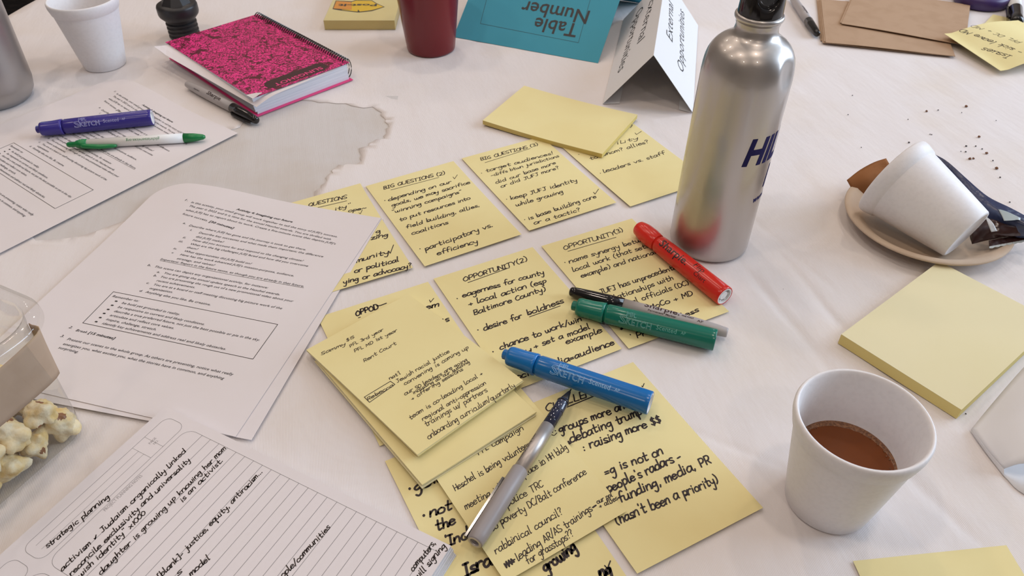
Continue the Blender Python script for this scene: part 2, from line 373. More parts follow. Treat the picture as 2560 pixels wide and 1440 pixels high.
tb0 = (min(p.x for p in TW)-.035, max(p.x for p in TW)+.035, min(p.y for p in TW)-.035, max(p.y for p in TW)+.035)
def cloth_z(x, y):
    u = x*cos(R(12.7))+y*sin(R(12.7)); v = -x*sin(R(12.7))+y*cos(R(12.7))
    z = -.00022*(1+noise.noise(Vector((u*55, v*7, 0))))-.0005*(.5+.5*noise.noise(Vector((u*16, v*5, 3))))
    for a, b, s, h in PLW:
        dx, dy = b.x-a.x, b.y-a.y; L = math.hypot(dx, dy); t = ((x-a.x)*dx+(y-a.y)*dy)/L/L; d = ((x-a.x)*dy-(y-a.y)*dx)/L
        if -.4 < t < 1.4 and abs(d) < 3*s: z -= h*math.exp(-(d/s*2.2)**2)*math.exp(-(max(0, abs(t-.5)-.4)*4)**2)
    return z
def calm(x, y):
    return min(1, max(0, (tdist(x, y)-.004)/.03)) if tb0[0] < x < tb0[1] and tb0[2] < y < tb0[3] else 1
pts, edges = [], []
for i in range(160): a = 2*pi*i/160; pts.append((CX+RT*cos(a), CY+RT*sin(a))); edges.append((i, (i+1) % 160))
nb = len(pts)
for i, p in enumerate(TW): pts.append((p.x, p.y)); edges.append((nb+i, nb+(i+1) % len(TW)))
st = .011; k = int(RT/st)
for i in range(-k, k+1):
    for j in range(-k, k+1):
        x, y = CX+i*st, CY+j*st
        if math.hypot(x-CX, y-CY) < RT-.008 and (x*x+(y-.5)**2 > 1 or True): pts.append((x, y))
fine = .004
for i in range(int(.62/fine)):
    for j in range(int(.62/fine)):
        x, y = -.02+i*fine, .26+j*fine
        if i*fine > .08: pts.append((x+.0013, y+.0017))
r_ = geometry.delaunay_2d_cdt([Vector(p) for p in pts], edges, [], 0, 1e-6)
cv2, cf = r_[0], r_[2]
F = []
for f in cf:
    x = sum(cv2[i].x for i in f)/len(f); y = sum(cv2[i].y for i in f)/len(f)
    if math.hypot(x-CX, y-CY) < RT and not inside(x, y): F.append(tuple(f))
V = []
for v in cv2:
    z = cloth_z(v.x, v.y)*calm(v.x, v.y)
    if tb0[0] < v.x < tb0[1] and tb0[2] < v.y < tb0[3]: z += .00012*math.exp(-(tdist(v.x, v.y)/.003)**2)
    V.append((v.x, v.y, z))
# hanging skirt
n0 = len(V); ns = 160
for lv, (dz, dr) in enumerate(((-.006, .006), (-.03, .012), (-.10, .02), (-.22, .03))):
    for i in range(ns):
        a = 2*pi*i/ns; rr = RT+dr*(1+.8*sin(a*22)*min(1, lv*.6)); V.append((CX+rr*cos(a), CY+rr*sin(a), dz))
for i in range(ns):
    j = (i+1) % ns; F.append((i, n0+i, n0+j, j))
    for l in range(3): F.append((n0+l*ns+i, n0+(l+1)*ns+i, n0+(l+1)*ns+j, n0+l*ns+j))
cl = mesh('tablecloth', V, F, M['cloth'], smooth=True, label='white ribbed paper table cover with a torn jagged hole left of centre', cat='tablecloth', loc=(CX, CY, 0))
md = cl.modifiers.new('thickness', 'SOLIDIFY'); md.thickness = .0004; md.offset = -1
ux0, ux1, uy0, uy1 = tb0[0]+.033, tb0[1]-.033, tb0[2]+.033, tb0[3]-.033
mesh('underlay', *slab((ux0, uy0, -.0014), (ux1, uy1, -.00050)), M['under'], tb, label='plain grey-white underlay seen through the tear')

# ================================================================= sticky notes with handwriting
Z1 = (720, 340, .26385); Z2 = (1140, 200, .25); Z3 = (740, 680, .26385); Z4 = (1080, 540, .30469); Z5 = (900, 1000, .30556); Z6 = (1200, 840, .41667)
FP = (0, 0, 1.0); NW, NH = .1016, .1524
GN = 'handwritten yellow sticky notes laid out on the table'
def lift(a=0, b=0, c=0, w=NW, h=NH):
    return lambda x, y: a*max(0, y/h)**3 + b*max(0, 1-y/h)**4*(x/w) + c*(1-min(1, x/w))**3
def note(pts, loc, z, label, zf=None, group=GN, name='sticky_note', t=.00012, mt='note', h=NH, n=None, w=NW):
    s = Sheet(pts, loc, w, h, z, t, zf); s.build(name, M[mt], label, 'sticky note', group, n=n or (8, 12)); return s
TL, TR, BR, BL = (0, 0), (NW, 0), (NW, NH), (0, NH)

n = note([(899, 460), (1036, 677)], [TR, BR], .0012, 'yellow note headed QUESTIONS, half hidden under the printed page', lift(.0012, .003))
w_ = .95
n.write(Z1, 'QUESTIONS', 195, 668, 550, 592, 3.9, w_); n.pen(Z1, [(285, 678), (557, 615)], .8)
n.write(Z1, 'ity"', 440, 712, 590, 668, 3.4, w_); n.write(Z1, 'ope~', 572, 722, 735, 690, 3.2, w_); n.pen(Z1, [(672, 728), (686, 738), (705, 700)], .6)
n.write(Z1, 'g', 835, 925, 872, 915, 4, 1.1); n.write(Z1, 'zing', 788, 985, 945, 950, 3.8, 1.15)
n.write(Z1, 'munity', 650, 1200, 950, 1115, 4, 1.15); n.pen(Z1, [(955, 1090), (970, 1112), (1000, 1032)], .8)
n.write(Z1, 'or political', 630, 1298, 1050, 1188, 4, 1.15); n.write(Z1, 'ying or advocacy?', 525, 1405, 1172, 1240, 4, 1.15)
n.flush('handwriting', M['ink'])

n = note([(913.4, 464.8), (1132.4, 399.4), (1303.9, 592), (1064.9, 671.1)], [TL, TR, BR, BL], .0010, 'yellow note headed BIG QUESTIONS (2), ending participatory vs. efficiency', lift(.0012, .0006))
n.write(Z1, 'BIG QUESTIONS (2)', 905, 506, 1485, 362, 3.9, w_); n.pen(Z1, [(975, 512), (1430, 393)], .7); n.pen(Z1, [(1563, 388), (1578, 407), (1605, 368)], .6)
n.write(Z1, '@', 915, 620, 925, 617, 3, 1.2); n.write(Z1, 'depending on our', 952, 618, 1545, 445, 3.4, w_); n.write(Z1, 'goals, we may sacrifice', 985, 672, 1722, 450, 3.4, w_)
n.write(Z1, '"winning campaigns"', 990, 738, 1645, 538, 3.4, w_); n.write(Z1, 'to put resources into', 1060, 808, 1725, 600, 3.4, w_); n.write(Z1, 'field building, allies,', 1122, 877, 1812, 668, 3.4, w_)
n.write(Z1, 'coalitions', 1175, 938, 1515, 832, 3.4, w_); n.write(Z1, '@', 1248, 1078, 1258, 1074, 3, 1.2); n.write(Z1, 'participatory vs.', 1300, 1088, 1938, 858, 4.2, 1.05); n.write(Z1, 'efficiency', 1415, 1130, 1795, 1012, 4, 1.05)
n.flush('handwriting', M['ink'])

n = note([(1152, 396), (1540, 511), (1326.8, 576)], [TL, BR, BL], .0010, 'yellow note headed BIG QUESTIONS (3), top corner under the blank pad', lift(.0012))
n.write(Z2, 'BIG QUESTIONS (3)', 250, 808, 820, 655, 3.8, .9); n.pen(Z2, [(290, 827), (745, 685)], .7); n.write(Z2, '@', 253, 940, 263, 937, 3, 1.1)
n.write(Z2, 'target audiences!', 300, 922, 965, 742, 3.5, .9); n.write(Z2, '-diffs btwn jurisdictions', 355, 968, 1028, 770, 3.2, .8); n.write(Z2, 'did our base more', 402, 1040, 1000, 838, 3.4, .85)
n.write(Z2, 'or did JUFJ more?', 452, 1078, 1030, 885, 3.4, .85); n.write(Z2, '@', 503, 1200, 513, 1197, 3, 1.1); n.write(Z2, 'keep JUFJ identity', 550, 1200, 1212, 1015, 3.9, .95)
n.write(Z2, 'while growing', 602, 1265, 1070, 1130, 3.7, .95); n.write(Z2, '@', 685, 1407, 695, 1404, 3, 1.1); n.write(Z2, 'is base building core', 728, 1400, 1402, 1175, 3.8, .95); n.pen(Z2, [(1375, 1122), (1390, 1142), (1425, 1092)], .7)
n.write(Z2, 'or a tactic?', 785, 1448, 1245, 1310, 3.7, .95)
n.flush('handwriting', M['ink'])

n = note([(1573.75, 517), (1427, 387)], [BL, (0, NH-.116)], .0010, 'yellow note reading leaders vs. staff, between blank pad and tall bottle', lift(.0012))
n.write(Z2, ')', 1735, 478, 1765, 462, 3.4, .8); n.write(Z2, 'ility', 1605, 648, 1820, 590, 3.6, .85); n.pen(Z2, [(1790, 530), (1805, 546), (1855, 513)], .7); n.write(Z2, '@', 1225, 752, 1235, 749, 3, 1.1)
n.write(Z2, 'to whom? allies?', 1345, 800, 1928, 628, 3.8, .9); n.write(Z2, '@', 1442, 940, 1452, 937, 3, 1.1); n.write(Z2, 'leaders vs. staff', 1480, 930, 2090, 742, 3.8, .9)
n.flush('handwriting', M['ink'])

n = note([(1086, 697), (1331, 618.6), (1552, 872)], [TL, TR, BR], .0010, 'yellow note headed OPPORTUNITY (2), bottom crossed by the blue marker', lift(.0008))
n.write(Z4, 'OPPORTUNITY', 260, 537, 690, 402, 3.9, 1.0); n.write(Z4, '(2)', 700, 398, 782, 368, 4.2, 1.0); n.pen(Z4, [(295, 547), (635, 425)], .8); n.write(Z4, '@', 205, 687, 214, 683, 3, 1.2)
n.write(Z4, 'eagerness for county', 252, 668, 918, 475, 3.9, 1.05); n.write(Z4, '+ local action (esp', 302, 738, 938, 545, 3.9, 1.05); n.write(Z4, 'Baltimore County)', 345, 812, 930, 612, 3.7, 1.05)
n.write(Z4, '@', 376, 946, 385, 942, 3, 1.3); n.write(Z4, 'desire for', 428, 942, 740, 835, 4.0, 1.1); n.write(Z4, 'boldness', 785, 815, 1078, 712, 4.0, 1.1); n.pen(Z4, [(800, 828), (1052, 738)], .8)
n.write(Z4, '@', 499, 1124, 508, 1120, 3, 1.3); n.write(Z4, 'chance to work/win', 560, 1098, 1228, 858, 3.9, 1.1); n.write(Z4, 'y', 770, 1125, 812, 1112, 3.6, 1.1); n.write(Z4, '+ set a model', 840, 1088, 1298, 925, 3.8, 1.05); n.write(Z4, 'example', 1105, 1055, 1392, 952, 3.8, 1.05)
n.write(Z6, '(social media=audience', 170, 282, 806, 50, 4.0, 1.15)
n.flush('handwriting', M['ink'])

n = note([(1351, 616), (1579.7, 544.6), (1823.5, 783.7), (1573.6, 870.6)], [TL, TR, BR, BL], .0010, 'yellow note headed OPPORTUNITY (3), lying under the red and black markers', lift(.0008))
n.write(Z4, 'OPPORTUNITY', 1083, 277, 1500, 155, 3.9, .9); n.write(Z4, '(3)', 1505, 150, 1568, 128, 4, .9); n.pen(Z4, [(1115, 290), (1510, 175)], .7); n.write(Z4, '@', 1090, 391, 1099, 388, 3, 1.1)
n.write(Z4, 'name synergy between', 1128, 388, 1815, 178, 3.8, .9); n.write(Z4, 'local work (that sets', 1158, 458, 1778, 255, 3.7, .9); n.write(Z4, 'example) and national,', 1228, 508, 1855, 302, 3.7, .9)
n.write(Z4, '@', 1345, 660, 1354, 657, 3, 1.1); n.write(Z4, 'JUFJ has unprecedented', 1385, 645, 2040, 420, 3.9, .95); n.write(Z4, 'relationships with', 1440, 712, 1982, 520, 3.8, .95); n.write(Z4, 'local officials (DC)', 1560, 755, 2108, 560, 3.8, .95)
n.write(Z4, '+ MoCo + MD', 1720, 795, 2140, 650, 3.9, 1.0); n.write(Z4, 'less', 2050, 838, 2188, 785, 3.4, 1.0); n.write(Z4, '*', 1550, 965, 1590, 950, 3.6, 1.2); n.write(Z4, '@', 1628, 985, 1637, 981, 3, 1.3); n.write(Z4, 'Pr', 1682, 1002, 1760, 975, 4, 1.1)
n.flush('handwriting', M['ink'])

n = note([(1070, 704), (949, 1115.5)], [TR, BL], .0010, 'yellow note headed OPPOD with crossed strike, under the written pad', lift(0, .0))
n.write(Z3, 'OPPOD', 570, 418, 775, 350, 4.2, 1.3); n.pen(Z3, [(765, 322), (800, 318), (855, 297)], 1.2); n.pen(Z3, [(592, 435), (610, 428)], .9); n.write(Z3, 'em', 1228, 358, 1352, 325, 4, 1.2); n.pen(Z3, [(1265, 265), (1275, 287), (1305, 250)], .7)
n.write(Z3, 'is', 1385, 488, 1450, 465, 4.2, 1.2)
n.flush('handwriting', M['ink'])

n = note([(1581, 902), (1908, 1275), (1594, 1438)], [TR, BR, BL], .0010, 'yellow note headed CHALLENGES with thick writing ending (hasn\'t been a priority)', lift(.0012, 0))
n.write(Z6, 'CHALLENGES', 398, 452, 790, 318, 4.3, 1.1); n.pen(Z6, [(520, 428), (700, 355)], 1.0); n.pen(Z6, [(970, 300), (976, 306), (985, 285)], .7)
n.write(Z6, 'groups more and', 480, 580, 900, 425, 4.5, 1.2); n.write(Z6, 'debating trump', 545, 640, 975, 470, 4.5, 1.2); n.write(Z6, ': raising more $$', 625, 690, 1088, 515, 4.5, 1.2)
n.write(Z6, '=g is not on', 755, 838, 1098, 708, 4.6, 1.2); n.write(Z6, "people's radars -", 770, 940, 1210, 738, 4.6, 1.2); n.write(Z6, 'funding, media, PR', 840, 1000, 1384, 762, 4.6, 1.2); n.write(Z6, "(hasn't been a priority)", 820, 1130, 1432, 880, 4.5, 1.15)
n.flush('handwriting', M['ink'])

n = note([(962.6, 1152.8), (1050, 1330)], [TL, (0, .0636)], .0008, 'yellow note with very thick marker writing at the bottom edge of the picture', None)
n.write(Z5, '@', 400, 740, 414, 735, 4, 2); n.write(Z5, 'going', 450, 750, 760, 610, 5, 1.6); n.write(Z5, '@', 515, 960, 530, 955, 4, 2); n.write(Z5, 'not a', 575, 955, 860, 860, 4.6, 1.4); n.write(Z5, 'the', 628, 1072, 778, 1010, 4.6, 1.4)
n.write(Z5, "'Ind", 700, 1205, 885, 1130, 4.8, 1.5); n.write(Z5, 'Israel', 862, 1448, 1180, 1300, 5.4, 1.8); n.write(Z6, 'growing', 395, 1420, 580, 1282, 4.6, 1.6); n.pen(Z6, [(748, 1378), (765, 1396), (782, 1350)], .9); n.write(Z6, 'ng', 725, 1450, 790, 1425, 4.6, 2.0)
n.flush('handwriting', M['ink'])

n = note([(1088, 1194), (1205, 1371)], [(0, .0607), (0, .1243)], .0028, 'yellow note with thin pen lines ending leading AR/AS trainings, under silver pen', lift(.0010, 0, .0008), w=.0945)
n.write(Z5, 'PFL campaign', 968, 452, 1338, 246, 3.1, .62); n.write(Z5, 'Heschel is being volunteered', 778, 745, 1450, 345, 3.4, .62); n.write(Z5, 'meeting is!', 865, 895, 1150, 740, 3.4, .62)
n.write(Z5, 'place in HH bldg', 1345, 630, 1700, 400, 3.3, .6); n.pen(Z5, [(1480, 540), (1515, 520)], .6); n.pen(Z5, [(1705, 340), (1715, 358), (1728, 345)], 1.6)
n.write(Z5, 'police TRC', 1205, 875, 1500, 705, 3.5, .62); n.write(Z5, 'So poverty DC/Balt conference', 1075, 1075, 1855, 605, 3.4, .62); n.write(Z5, 'rabbinical council?', 1112, 1258, 1660, 930, 3.4, .62)
n.write(Z5, 'leading AR/AS trainings', 1292, 1315, 1900, 905, 3.4, .62); n.write(Z5, 'our ppl', 1942, 848, 2068, 790, 2.4, .6); n.write(Z5, '+ allies', 1965, 888, 2108, 815, 2.4, .6); n.write(Z5, 'for grasstops??', 1372, 1345, 1752, 1112, 3.4, .62)
n.pen(Z5, [(1180, 1340), (1200, 1372), (1195, 1322), (1222, 1362), (1215, 1312), (1245, 1345), (1235, 1302), (1262, 1325), (1185, 1350), (1265, 1305)], 1.1)
n.pen(Z5, [(1905, 880), (1930, 862)], 1.2); n.pen(Z5, [(1570, 285), (1590, 290), (1610, 270)], .6, True); n.pen(Z5, [(1575, 262), (1577, 266)], .8); n.pen(Z5, [(1598, 250), (1600, 254)], .8)
n.flush('handwriting', M['ink'])

note([(2242, 1440), (2448, 1384.5)], [(NW-.098, .0155), TR], .0006, 'blank yellow note cut off by the bottom edge, near the coffee cup', lift(0, .002), group=None)

# ---------------------------------------------------------------- pads: top sheet + block of sheets
def pad(pts, loc, z, thick, label, zf=None, mt='note', edge='note_edge', group='yellow sticky note pads', w=NW, h=NH, name='sticky_note_pad', fan=None):
    s = Sheet(pts, loc, w, h, z, .0003, zf)
    c = s.at(w/2, h/2, -thick); rt = thing(name, c, label, 'note pad', group); s.ob = rt
    V, F = s.solid((12, 16) if zf else (1, 1), .0003); mesh('top_sheet', V, F, M[mt], rt, bool(zf))
    if not fan:
        lo = Sheet(pts, loc, w, h, z, 1, zf); lo.z -= .0003; V, F = lo.solid((12, 16) if zf else (1, 1), thick-.0003)
        mesh('page_block', V, F, M[edge], rt)
    else:
        k = len(fan)
        for i, (dx, dy) in enumerate(fan):
            lo = Sheet(pts, loc, w, h, z, 1, zf); tt = (thick-.0003)/k; lo.z -= .0003+tt*i; lo.o = lo.o+lo.e1*dx+lo.e2*dy
            V, F = lo.solid((12, 16) if zf else (1, 1), tt*.92); mesh('page_block', V, F, M['note' if i % 2 else 'note_pale'], rt)
    return s
# lower fanned bundle, then the written pad on top of it
pad([(938, 1078, ), (1059, 1207), (1340, 1032)], [(0, NH-.0596), BL, BR], .0068, .0036, 'thin bundle of yellow notes fanned out beneath the written pad', None, group=None, name='sticky_note_bundle', fan=[(0, 0), (.0006, -.0012), (-.0008, .0006)])
SH = .1440
s = pad([(757, 869), (1048, 1125), (1311, 958)], [TL, (0, SH), (NW, SH)], .0125, .0056, 'yellow pad with thin pen notes starting Sammy $15, near the picture\'s centre', lambda x, y: -.0035*(max(0, 1-y/NH))**2-.0016*(x/NW)*(1-y/NH),
        group=None, h=SH, fan=[(0, 0), (.0003, .0004), (.0004, -.0009), (.0010, -.0016), (.0016, -.0028), (.0024, -.0020)])
t_ = .62
t_ = .48
for a in [('Sammy', 238, 788, 470, 690, 2.9), ('$15', 480, 658, 550, 625, 2.6), ('PFL 3rd year', 512, 716, 830, 556, 2.7), ('PFL MD 1st year', 558, 765, 958, 560, 2.7), ('Rent Court', 645, 855, 948, 685, 2.9), ("nat'l", 890, 1022, 990, 965, 2.7),
          ('Jewish racial justice', 958, 1052, 1452, 760, 3.0), ('convening is coming up', 1032, 1075, 1635, 722, 3.0), ('our 50 leaders are going', 1035, 1172, 1622, 840, 2.9), ('including all our building', 1112, 1158, 1645, 862, 2.5), ('+ offering sessions', 1098, 1215, 1580, 930, 2.8),
          ('Rebecca', 680, 1222, 920, 1082, 2.6), ('team is co-leading local +', 1082, 1400, 1772, 970, 3.1), ('regional anti-oppression', 1205, 1412, 1802, 1060, 3.1)]: s.write(Z3, *a[:5], a[5]*.80, t_)
s.write(FP, 'trainings w/ partners', 1066, 1067, 1218, 979, 3.1, t_); s.write(FP, 'onboarding curriculum/quarterly', 1071, 1098, 1288, 967, 3.1, t_)
s.pen(Z3, [(648, 1186), (895, 1036), (938, 1066), (697, 1236), (648, 1186)], .5); s.flush('handwriting', M['ink'], .0002)

pad([(1202, 302), (1320, 215), (1588, 283), (1505, 386)], [(0, NW), (0, 0), (NH, 0), (NH, NW)], .0072, .0052, 'blank yellow pad slightly bowed, in front of the white tent card', lambda x, y: -.0016*sin(pi*x/NH), w=NH, h=NW)
pad([(2103, 833), (2347, 657), (2405.7, 1022)], [BL, TL, BR], .0105, .0103, 'large blank pale yellow pad beside the coffee cup', None, 'note_pale', 'pad_cut')

# ================================================================= printed activity sheets
P2 = (340, 440, .25); P3 = (180, 680, .25); PW, PH = .2159, .2794
def bulge(x, y): return .0062*math.exp(-((x-.055)/.065)**2-(y/.060)**2)
class Round(Sheet):
    """a sheet whose top left corner is worn round"""
    def at(s, x, y, dz=0):
        r = .032
        if x < r and y < r:
            a, b = r-x, r-y; m = max(a, b); L = math.hypot(a, b)
            if L > 0: a, b = a*m/L, b*m/L; x, y = r-a, r-b
        return Sheet.at(s, x, y, dz)
GP = 'stacked printed activity sheets'
XW = .024
d3 = (U(372, 452, .001)-U(193, 700, .001)).length
l3 = Round([(957, 548), (617, 1092)], [(PW+XW, 0), (PW+XW, PH)], PW+XW, PH, .0014, .0001, bulge)
l3.build('printed_sheet', M['paper'], 'lowest white sheet of the middle stack, its bottom right tip showing', 'paper', n=(30, 34))
l2 = Round([(955, 546), (629, 1100)], [(PW+XW, 0), (PW+XW, PH)], PW+XW, PH, .0020, .0001, bulge)
l2.build('printed_sheet', M['paper'], 'second white sheet of the middle stack, its right edge peeping out', 'paper', n=(30, 34))
pg = Round([(953, 545), (589, 1092)], [(PW+XW, 0), (PW+XW, PH)], PW+XW, PH, .0026, .0001, bulge)
pg.build('printed_sheet', M['paper'], 'top printed sheet headed Activity 4, overlapping the yellow notes', 'paper', n=(44, 50))
lines = [(P2, 'Activity 4: Imagining our future', 1000, 338, 1560, 467, 1), (P2, '1.', 488, 246, 515, 252, 0),
 (P2, "In this activity, your small group will work together to tell the story of JUFJ's success.", 548, 270, 2010, 616, 0), (P2, 'The year is 2022 and it is time for the annual Heschel awards. You are thrilled with', 525, 306, 1942, 642, 0),
 (P2, "what JUFJ has to report about its work. Create a five-minute scene that depicts JUFJ's", 492, 346, 1990, 687, 0), (P2, 'future success.', 460, 385, 712, 455, 0), (P2, '[30 minutes]', 730, 462, 968, 530, 1),
 (P2, 'a.', 466, 477, 493, 484, 0), (P2, 'Describe where JUFJ has gone and the journey it took to get there.', 528, 502, 1695, 746, 0), (P2, 'i.', 538, 546, 556, 550, 0), (P2, 'Describe key successes and what made them important; the difference', 625, 574, 1866, 814, 0),
 (P2, 'did JUFJ make?', 595, 613, 868, 669, 0), (P2, 'ii.', 465, 621, 495, 627, 0), (P2, 'How did you account for and respond to the changing climate?', 563, 648, 1665, 857, 0), (P2, 'iii.', 423, 659, 465, 667, 0),
 (P2, 'What are the big challenges JUFJ faced and how did you overcome', 537, 686, 1715, 909, 0), (P2, 'them?', 503, 720, 610, 740, 0), (P2, 'iv.', 370, 732, 404, 738, 0), (P2, 'What opportunities did JUFJ build on?', 475, 757, 1147, 886, 0),
 (P2, 'v.', 350, 773, 372, 777, 0), (P2, "How has the work advanced JUFJ's mission-purpose, audience,", 438, 793, 1575, 1007, 0), (P2, 'strategy, and values?', 405, 832, 778, 901, 0),
 (P2, 'Important: Report in the future tense, as though you are already in that future.', 241, 838, 1675, 1113, 0), (P2, 'b.', 112, 898, 144, 905, 0), (P2, 'This scene can depict any organizational activity, for instance:', 180, 913, 1312, 1127, 0),
 (P2, 'a.', 205, 966, 235, 972, 0), (P2, 'You are giving the annual update speech at the Heschel awards.', 273, 977, 1435, 1196, 0), (P2, 'b.', 172, 1002, 203, 1008, 0), (P2, 'You are presenting the rough cut of a new promotional video about your', 238, 1014, 1566, 1262, 0),
 (P2, 'recent achievements.', 202, 1053, 585, 1124, 0), (P2, 'c.', 100, 1076, 128, 1082, 0), (P2, 'You are at a board or staff meeting discussing big picture work of the', 168, 1092, 1455, 1334, 0), (P2, 'organization.', 130, 1130, 362, 1172, 0),
 (P2, 'd.', 28, 1155, 58, 1161, 0), (P2, 'Anything else you like. Be creative.', 90, 1167, 740, 1297, 0), (P3, 'Remember to:', 400, 250, 660, 300, 0),
 (P3, 'be bold yet grounded in reality.', 495, 317, 1072, 434, 0), (P3, 'be responsive to current and likely conditions.', 455, 358, 1320, 534, 0), (P3, 'describe a true preferred future, not just the best possible or pie in the sky.', 415, 399, 1872, 692, 0),
 (P3, 'articulate and reflect core values.', 375, 440, 1014, 572, 0), (P3, 'inspire, challenge, stretch.', 337, 481, 838, 587, 0), (P3, 'identify key achievements and address real and likely obstacles.', 297, 522, 1533, 782, 0),
 (FP, '2.', 171, 820, 179, 822, 0), (P3, 'Break', 35, 592, 145, 614, 0), (P3, '[15 minutes]', 160, 617, 418, 675, 1), (FP, '3.', 150, 842, 158, 844, 0),
 (FP, 'Present our scenes to the whole group. As others are presenting, notice what really', 167, 850, 581, 939, 0), (FP, 'energizes you, what excites you, what the stories have in common, and anything', 156, 862, 558, 949, 0), (FP, 'surprising.', 145, 871, 194, 883, 0)]
prt = []
for z_, tx, x0, y0, x1, y1, bd in lines: prt.append((tx, pg.loc(*Z(z_, x0, y0)), pg.loc(*Z(z_, x1, y1)), bd))
bx_ = [pg.loc(*Z(P3, *p)) for p in ((415, 198), (2058, 525), (1810, 872), (108, 510), (415, 198))]
und = [pg.loc(*Z(P2, *p)) for p in ((240, 846), (960, 990), (1676, 1120))]
dots = [pg.loc(*Z(P3, *p)) for p in ((443, 293), (403, 334), (363, 375), (323, 415), (284, 457), (243, 498))]
def print_page(s, root=None):
    for tx, a, b, bd in prt: s.type(None, tx, a.x, a.y, b.x, b.y, .0037, .022 if bd else 0, loc=True)
    for a, b in zip(bx_, bx_[1:]): s.rule([a, b], .00045, 24)
    s.rule(und, .0003, 20)
    for d in dots: s.rule([d+Vector((-.0006, 0)), d+Vector((.0006, 0))], .0015)
    s.flush('printed_text', M['print'], .0002)
print_page(pg)
p2r = Round([(31, 355), (234.75, 475.9), (140.6, 523), (595, 333)], [tuple(bx_[0]), tuple(bx_[1]), tuple(bx_[2]), (PW+XW, 0)], PW+XW, PH, .0022, .0001, lambda x, y: .006*math.exp(-((x-.06)/.06)**2-(y/.05)**2))
p2r.build('printed_sheet', M['paper'], 'printed sheet at far left beneath the purple marker and green pen', 'paper', n=(44, 50)); print_page(p2r)

# ================================================================= planner pad with ruled page
Z8 = (0, 1040, .27778); Z9 = (560, 1040, .27778)
eT, eR, eL = U(414, 1017, .0105), U(1129.5, 1363.6, .0105), U(0, 1384, .0105); PLH = (eR-eT).length; PLQ = [(414, 1017), (1129.5, 1363.6), (0, 1384)], [(.216, 0), (.216, PLH), (.216-(eT-eL).length, 0)], .216, PLH
pl = Sheet(*PLQ, .0105, .0001, None)
rt = thing('planner_pad', pl.at(.108, .127, -.0105), 'thick white ruled planner pad with handwritten notes, in the bottom left corner', 'notepad'); pl.ob = rt
V, F = pl.solid(); mesh('top_sheet', V, F, M['paper'], rt)
m_blk = mat('page_block_white', (.66, .66, .70), .8)
lo = Sheet(*PLQ, .0103, .0001)
for i in range(6):
    lo.z = .0103-.0017*i; lo.o = pl.o+pl.e2*(.0008*i*(1 if i < 3 else .8))+pl.e1*.0003*((i*7) % 3-1)
    V, F = lo.solid((1, 1), .00155); mesh('page_block', V, F, m_blk, rt)
rl = []
pA, pB = pl.loc(505.6, 1088.6), pl.loc(527, 1098.4); stp = (pB-pA).y; xr = pA.x
xl = pl.loc(114, 1404).x; yy = pA.y
k = 0
while yy+stp*k < PLH-.006: rl.append(yy+stp*k); k += 1
for y in rl: pl.rule([Vector((xl+.0, y)), Vector((xr, y))], .0003)
def rrect(x0, y0, x1, y1, r):
    P = []
    for cx, cy, a0 in ((x1-r, y0+r, -90), (x1-r, y1-r, 0), (x0+r, y1-r, 90), (x0+r, y0+r, 180)):
        for k in range(7): a = R(a0+15*k); P.append(Vector((cx+r*cos(a), cy+r*sin(a))))
    return P+[P[0]]
h0, h1 = pl.loc(*Z(Z8, 1480, 30)), pl.loc(*Z(Z8, 1630, 80)); m0 = pl.loc(*Z(Z8, 1700, 110))
yt = pl.loc(*Z(Z8, 1475, 32)).y; yb = pl.loc(*Z(Z8, 1430, 305)).y; xR = pl.loc(*Z(Z8, 1632, 100)).x
hx0 = pl.loc(*Z(Z8, 215, 1215)).x; ym = pl.loc(*Z(Z8, 1690, 112)).y
pl.rule(rrect(hx0, yt, xr+.001, ym-.0035, .006), .00025)
yw = (ym-.0035)-yt
for k in (.33, .62): pl.rule([Vector((hx0+.006, yt+yw*k)), Vector((xr-.031, yt+yw*k))], .0002)
for q in (.031, .020): pl.rule([Vector((xr-q, yt)), Vector((xr-q, ym-.0035))], .0002)
pl.rule([Vector((xl, PLH-.001)), Vector((xl, ym+.008))]+rrect(xl, ym, xr, .30, .008)[21:28]+rrect(xl, ym, xr, .30, .008)[:7]+[Vector((xr, PLH-.006))], .00025)
for q in (0, 1):
    x1_ = hx0-.006-.0; pl.rule(rrect(-.02, yt, x1_, ym-.0035, .006), .00025) if not q else pl.rule([Vector((x1_+.002, .25)), Vector((x1_+.002, ym+.008))]+rrect(-.02, ym, x1_+.002, .3, .008)[:7][::-1], .00025)
pl.flush('ruling', M['rule'], .00006, rt)
pl.type(Z8, 'PROJECT PLANNING NOTES', 950, 858, 1285, 540, .0036, shear=0); pl.type(Z8, 'PAGE', 1352, 255, 1410, 200, .0028, shear=0); pl.type(Z8, 'NO.', 1392, 258, 1432, 222, .0028, shear=0)
pl.flush('printed_text', M['greyprint'], .00006, rt)
w8 = .68
for a in [(Z8, 'strategic planning', 425, 1190, 980, 735), (Z8, 'activism & Judaism organically linked', 560, 1402, 1672, 325), (Z8, 'reconcile exclusivity and universality', 640, 1440, 1712, 402), (Z8, 'Jewish identity" x1000', 640, 1535, 1312, 880),
          (Z8, 'daughter is growing up knowing her mom', 905, 1432, 2035, 295), (Z8, 'is an activist.', 1640, 780, 2005, 408), (Z8, '[blank]- justice, equity, antiracism...', 1440, 1470, 2362, 510), (Z8, 's', 1600, 1440, 1632, 1410),
          (Z8, 'model', 1722, 1445, 1888, 1285), (Z9, 'people/communities', 470, 1530, 955, 1010), (Z9, 'computers,', 1702, 1402, 1905, 1150), (Z9, 'will signing', 1740, 1478, 1995, 1180)]:
    pl.write(a[0], a[1], *a[2:], 2.5, w8)
pl.flush('handwriting', M['ink'], .0001, rt)

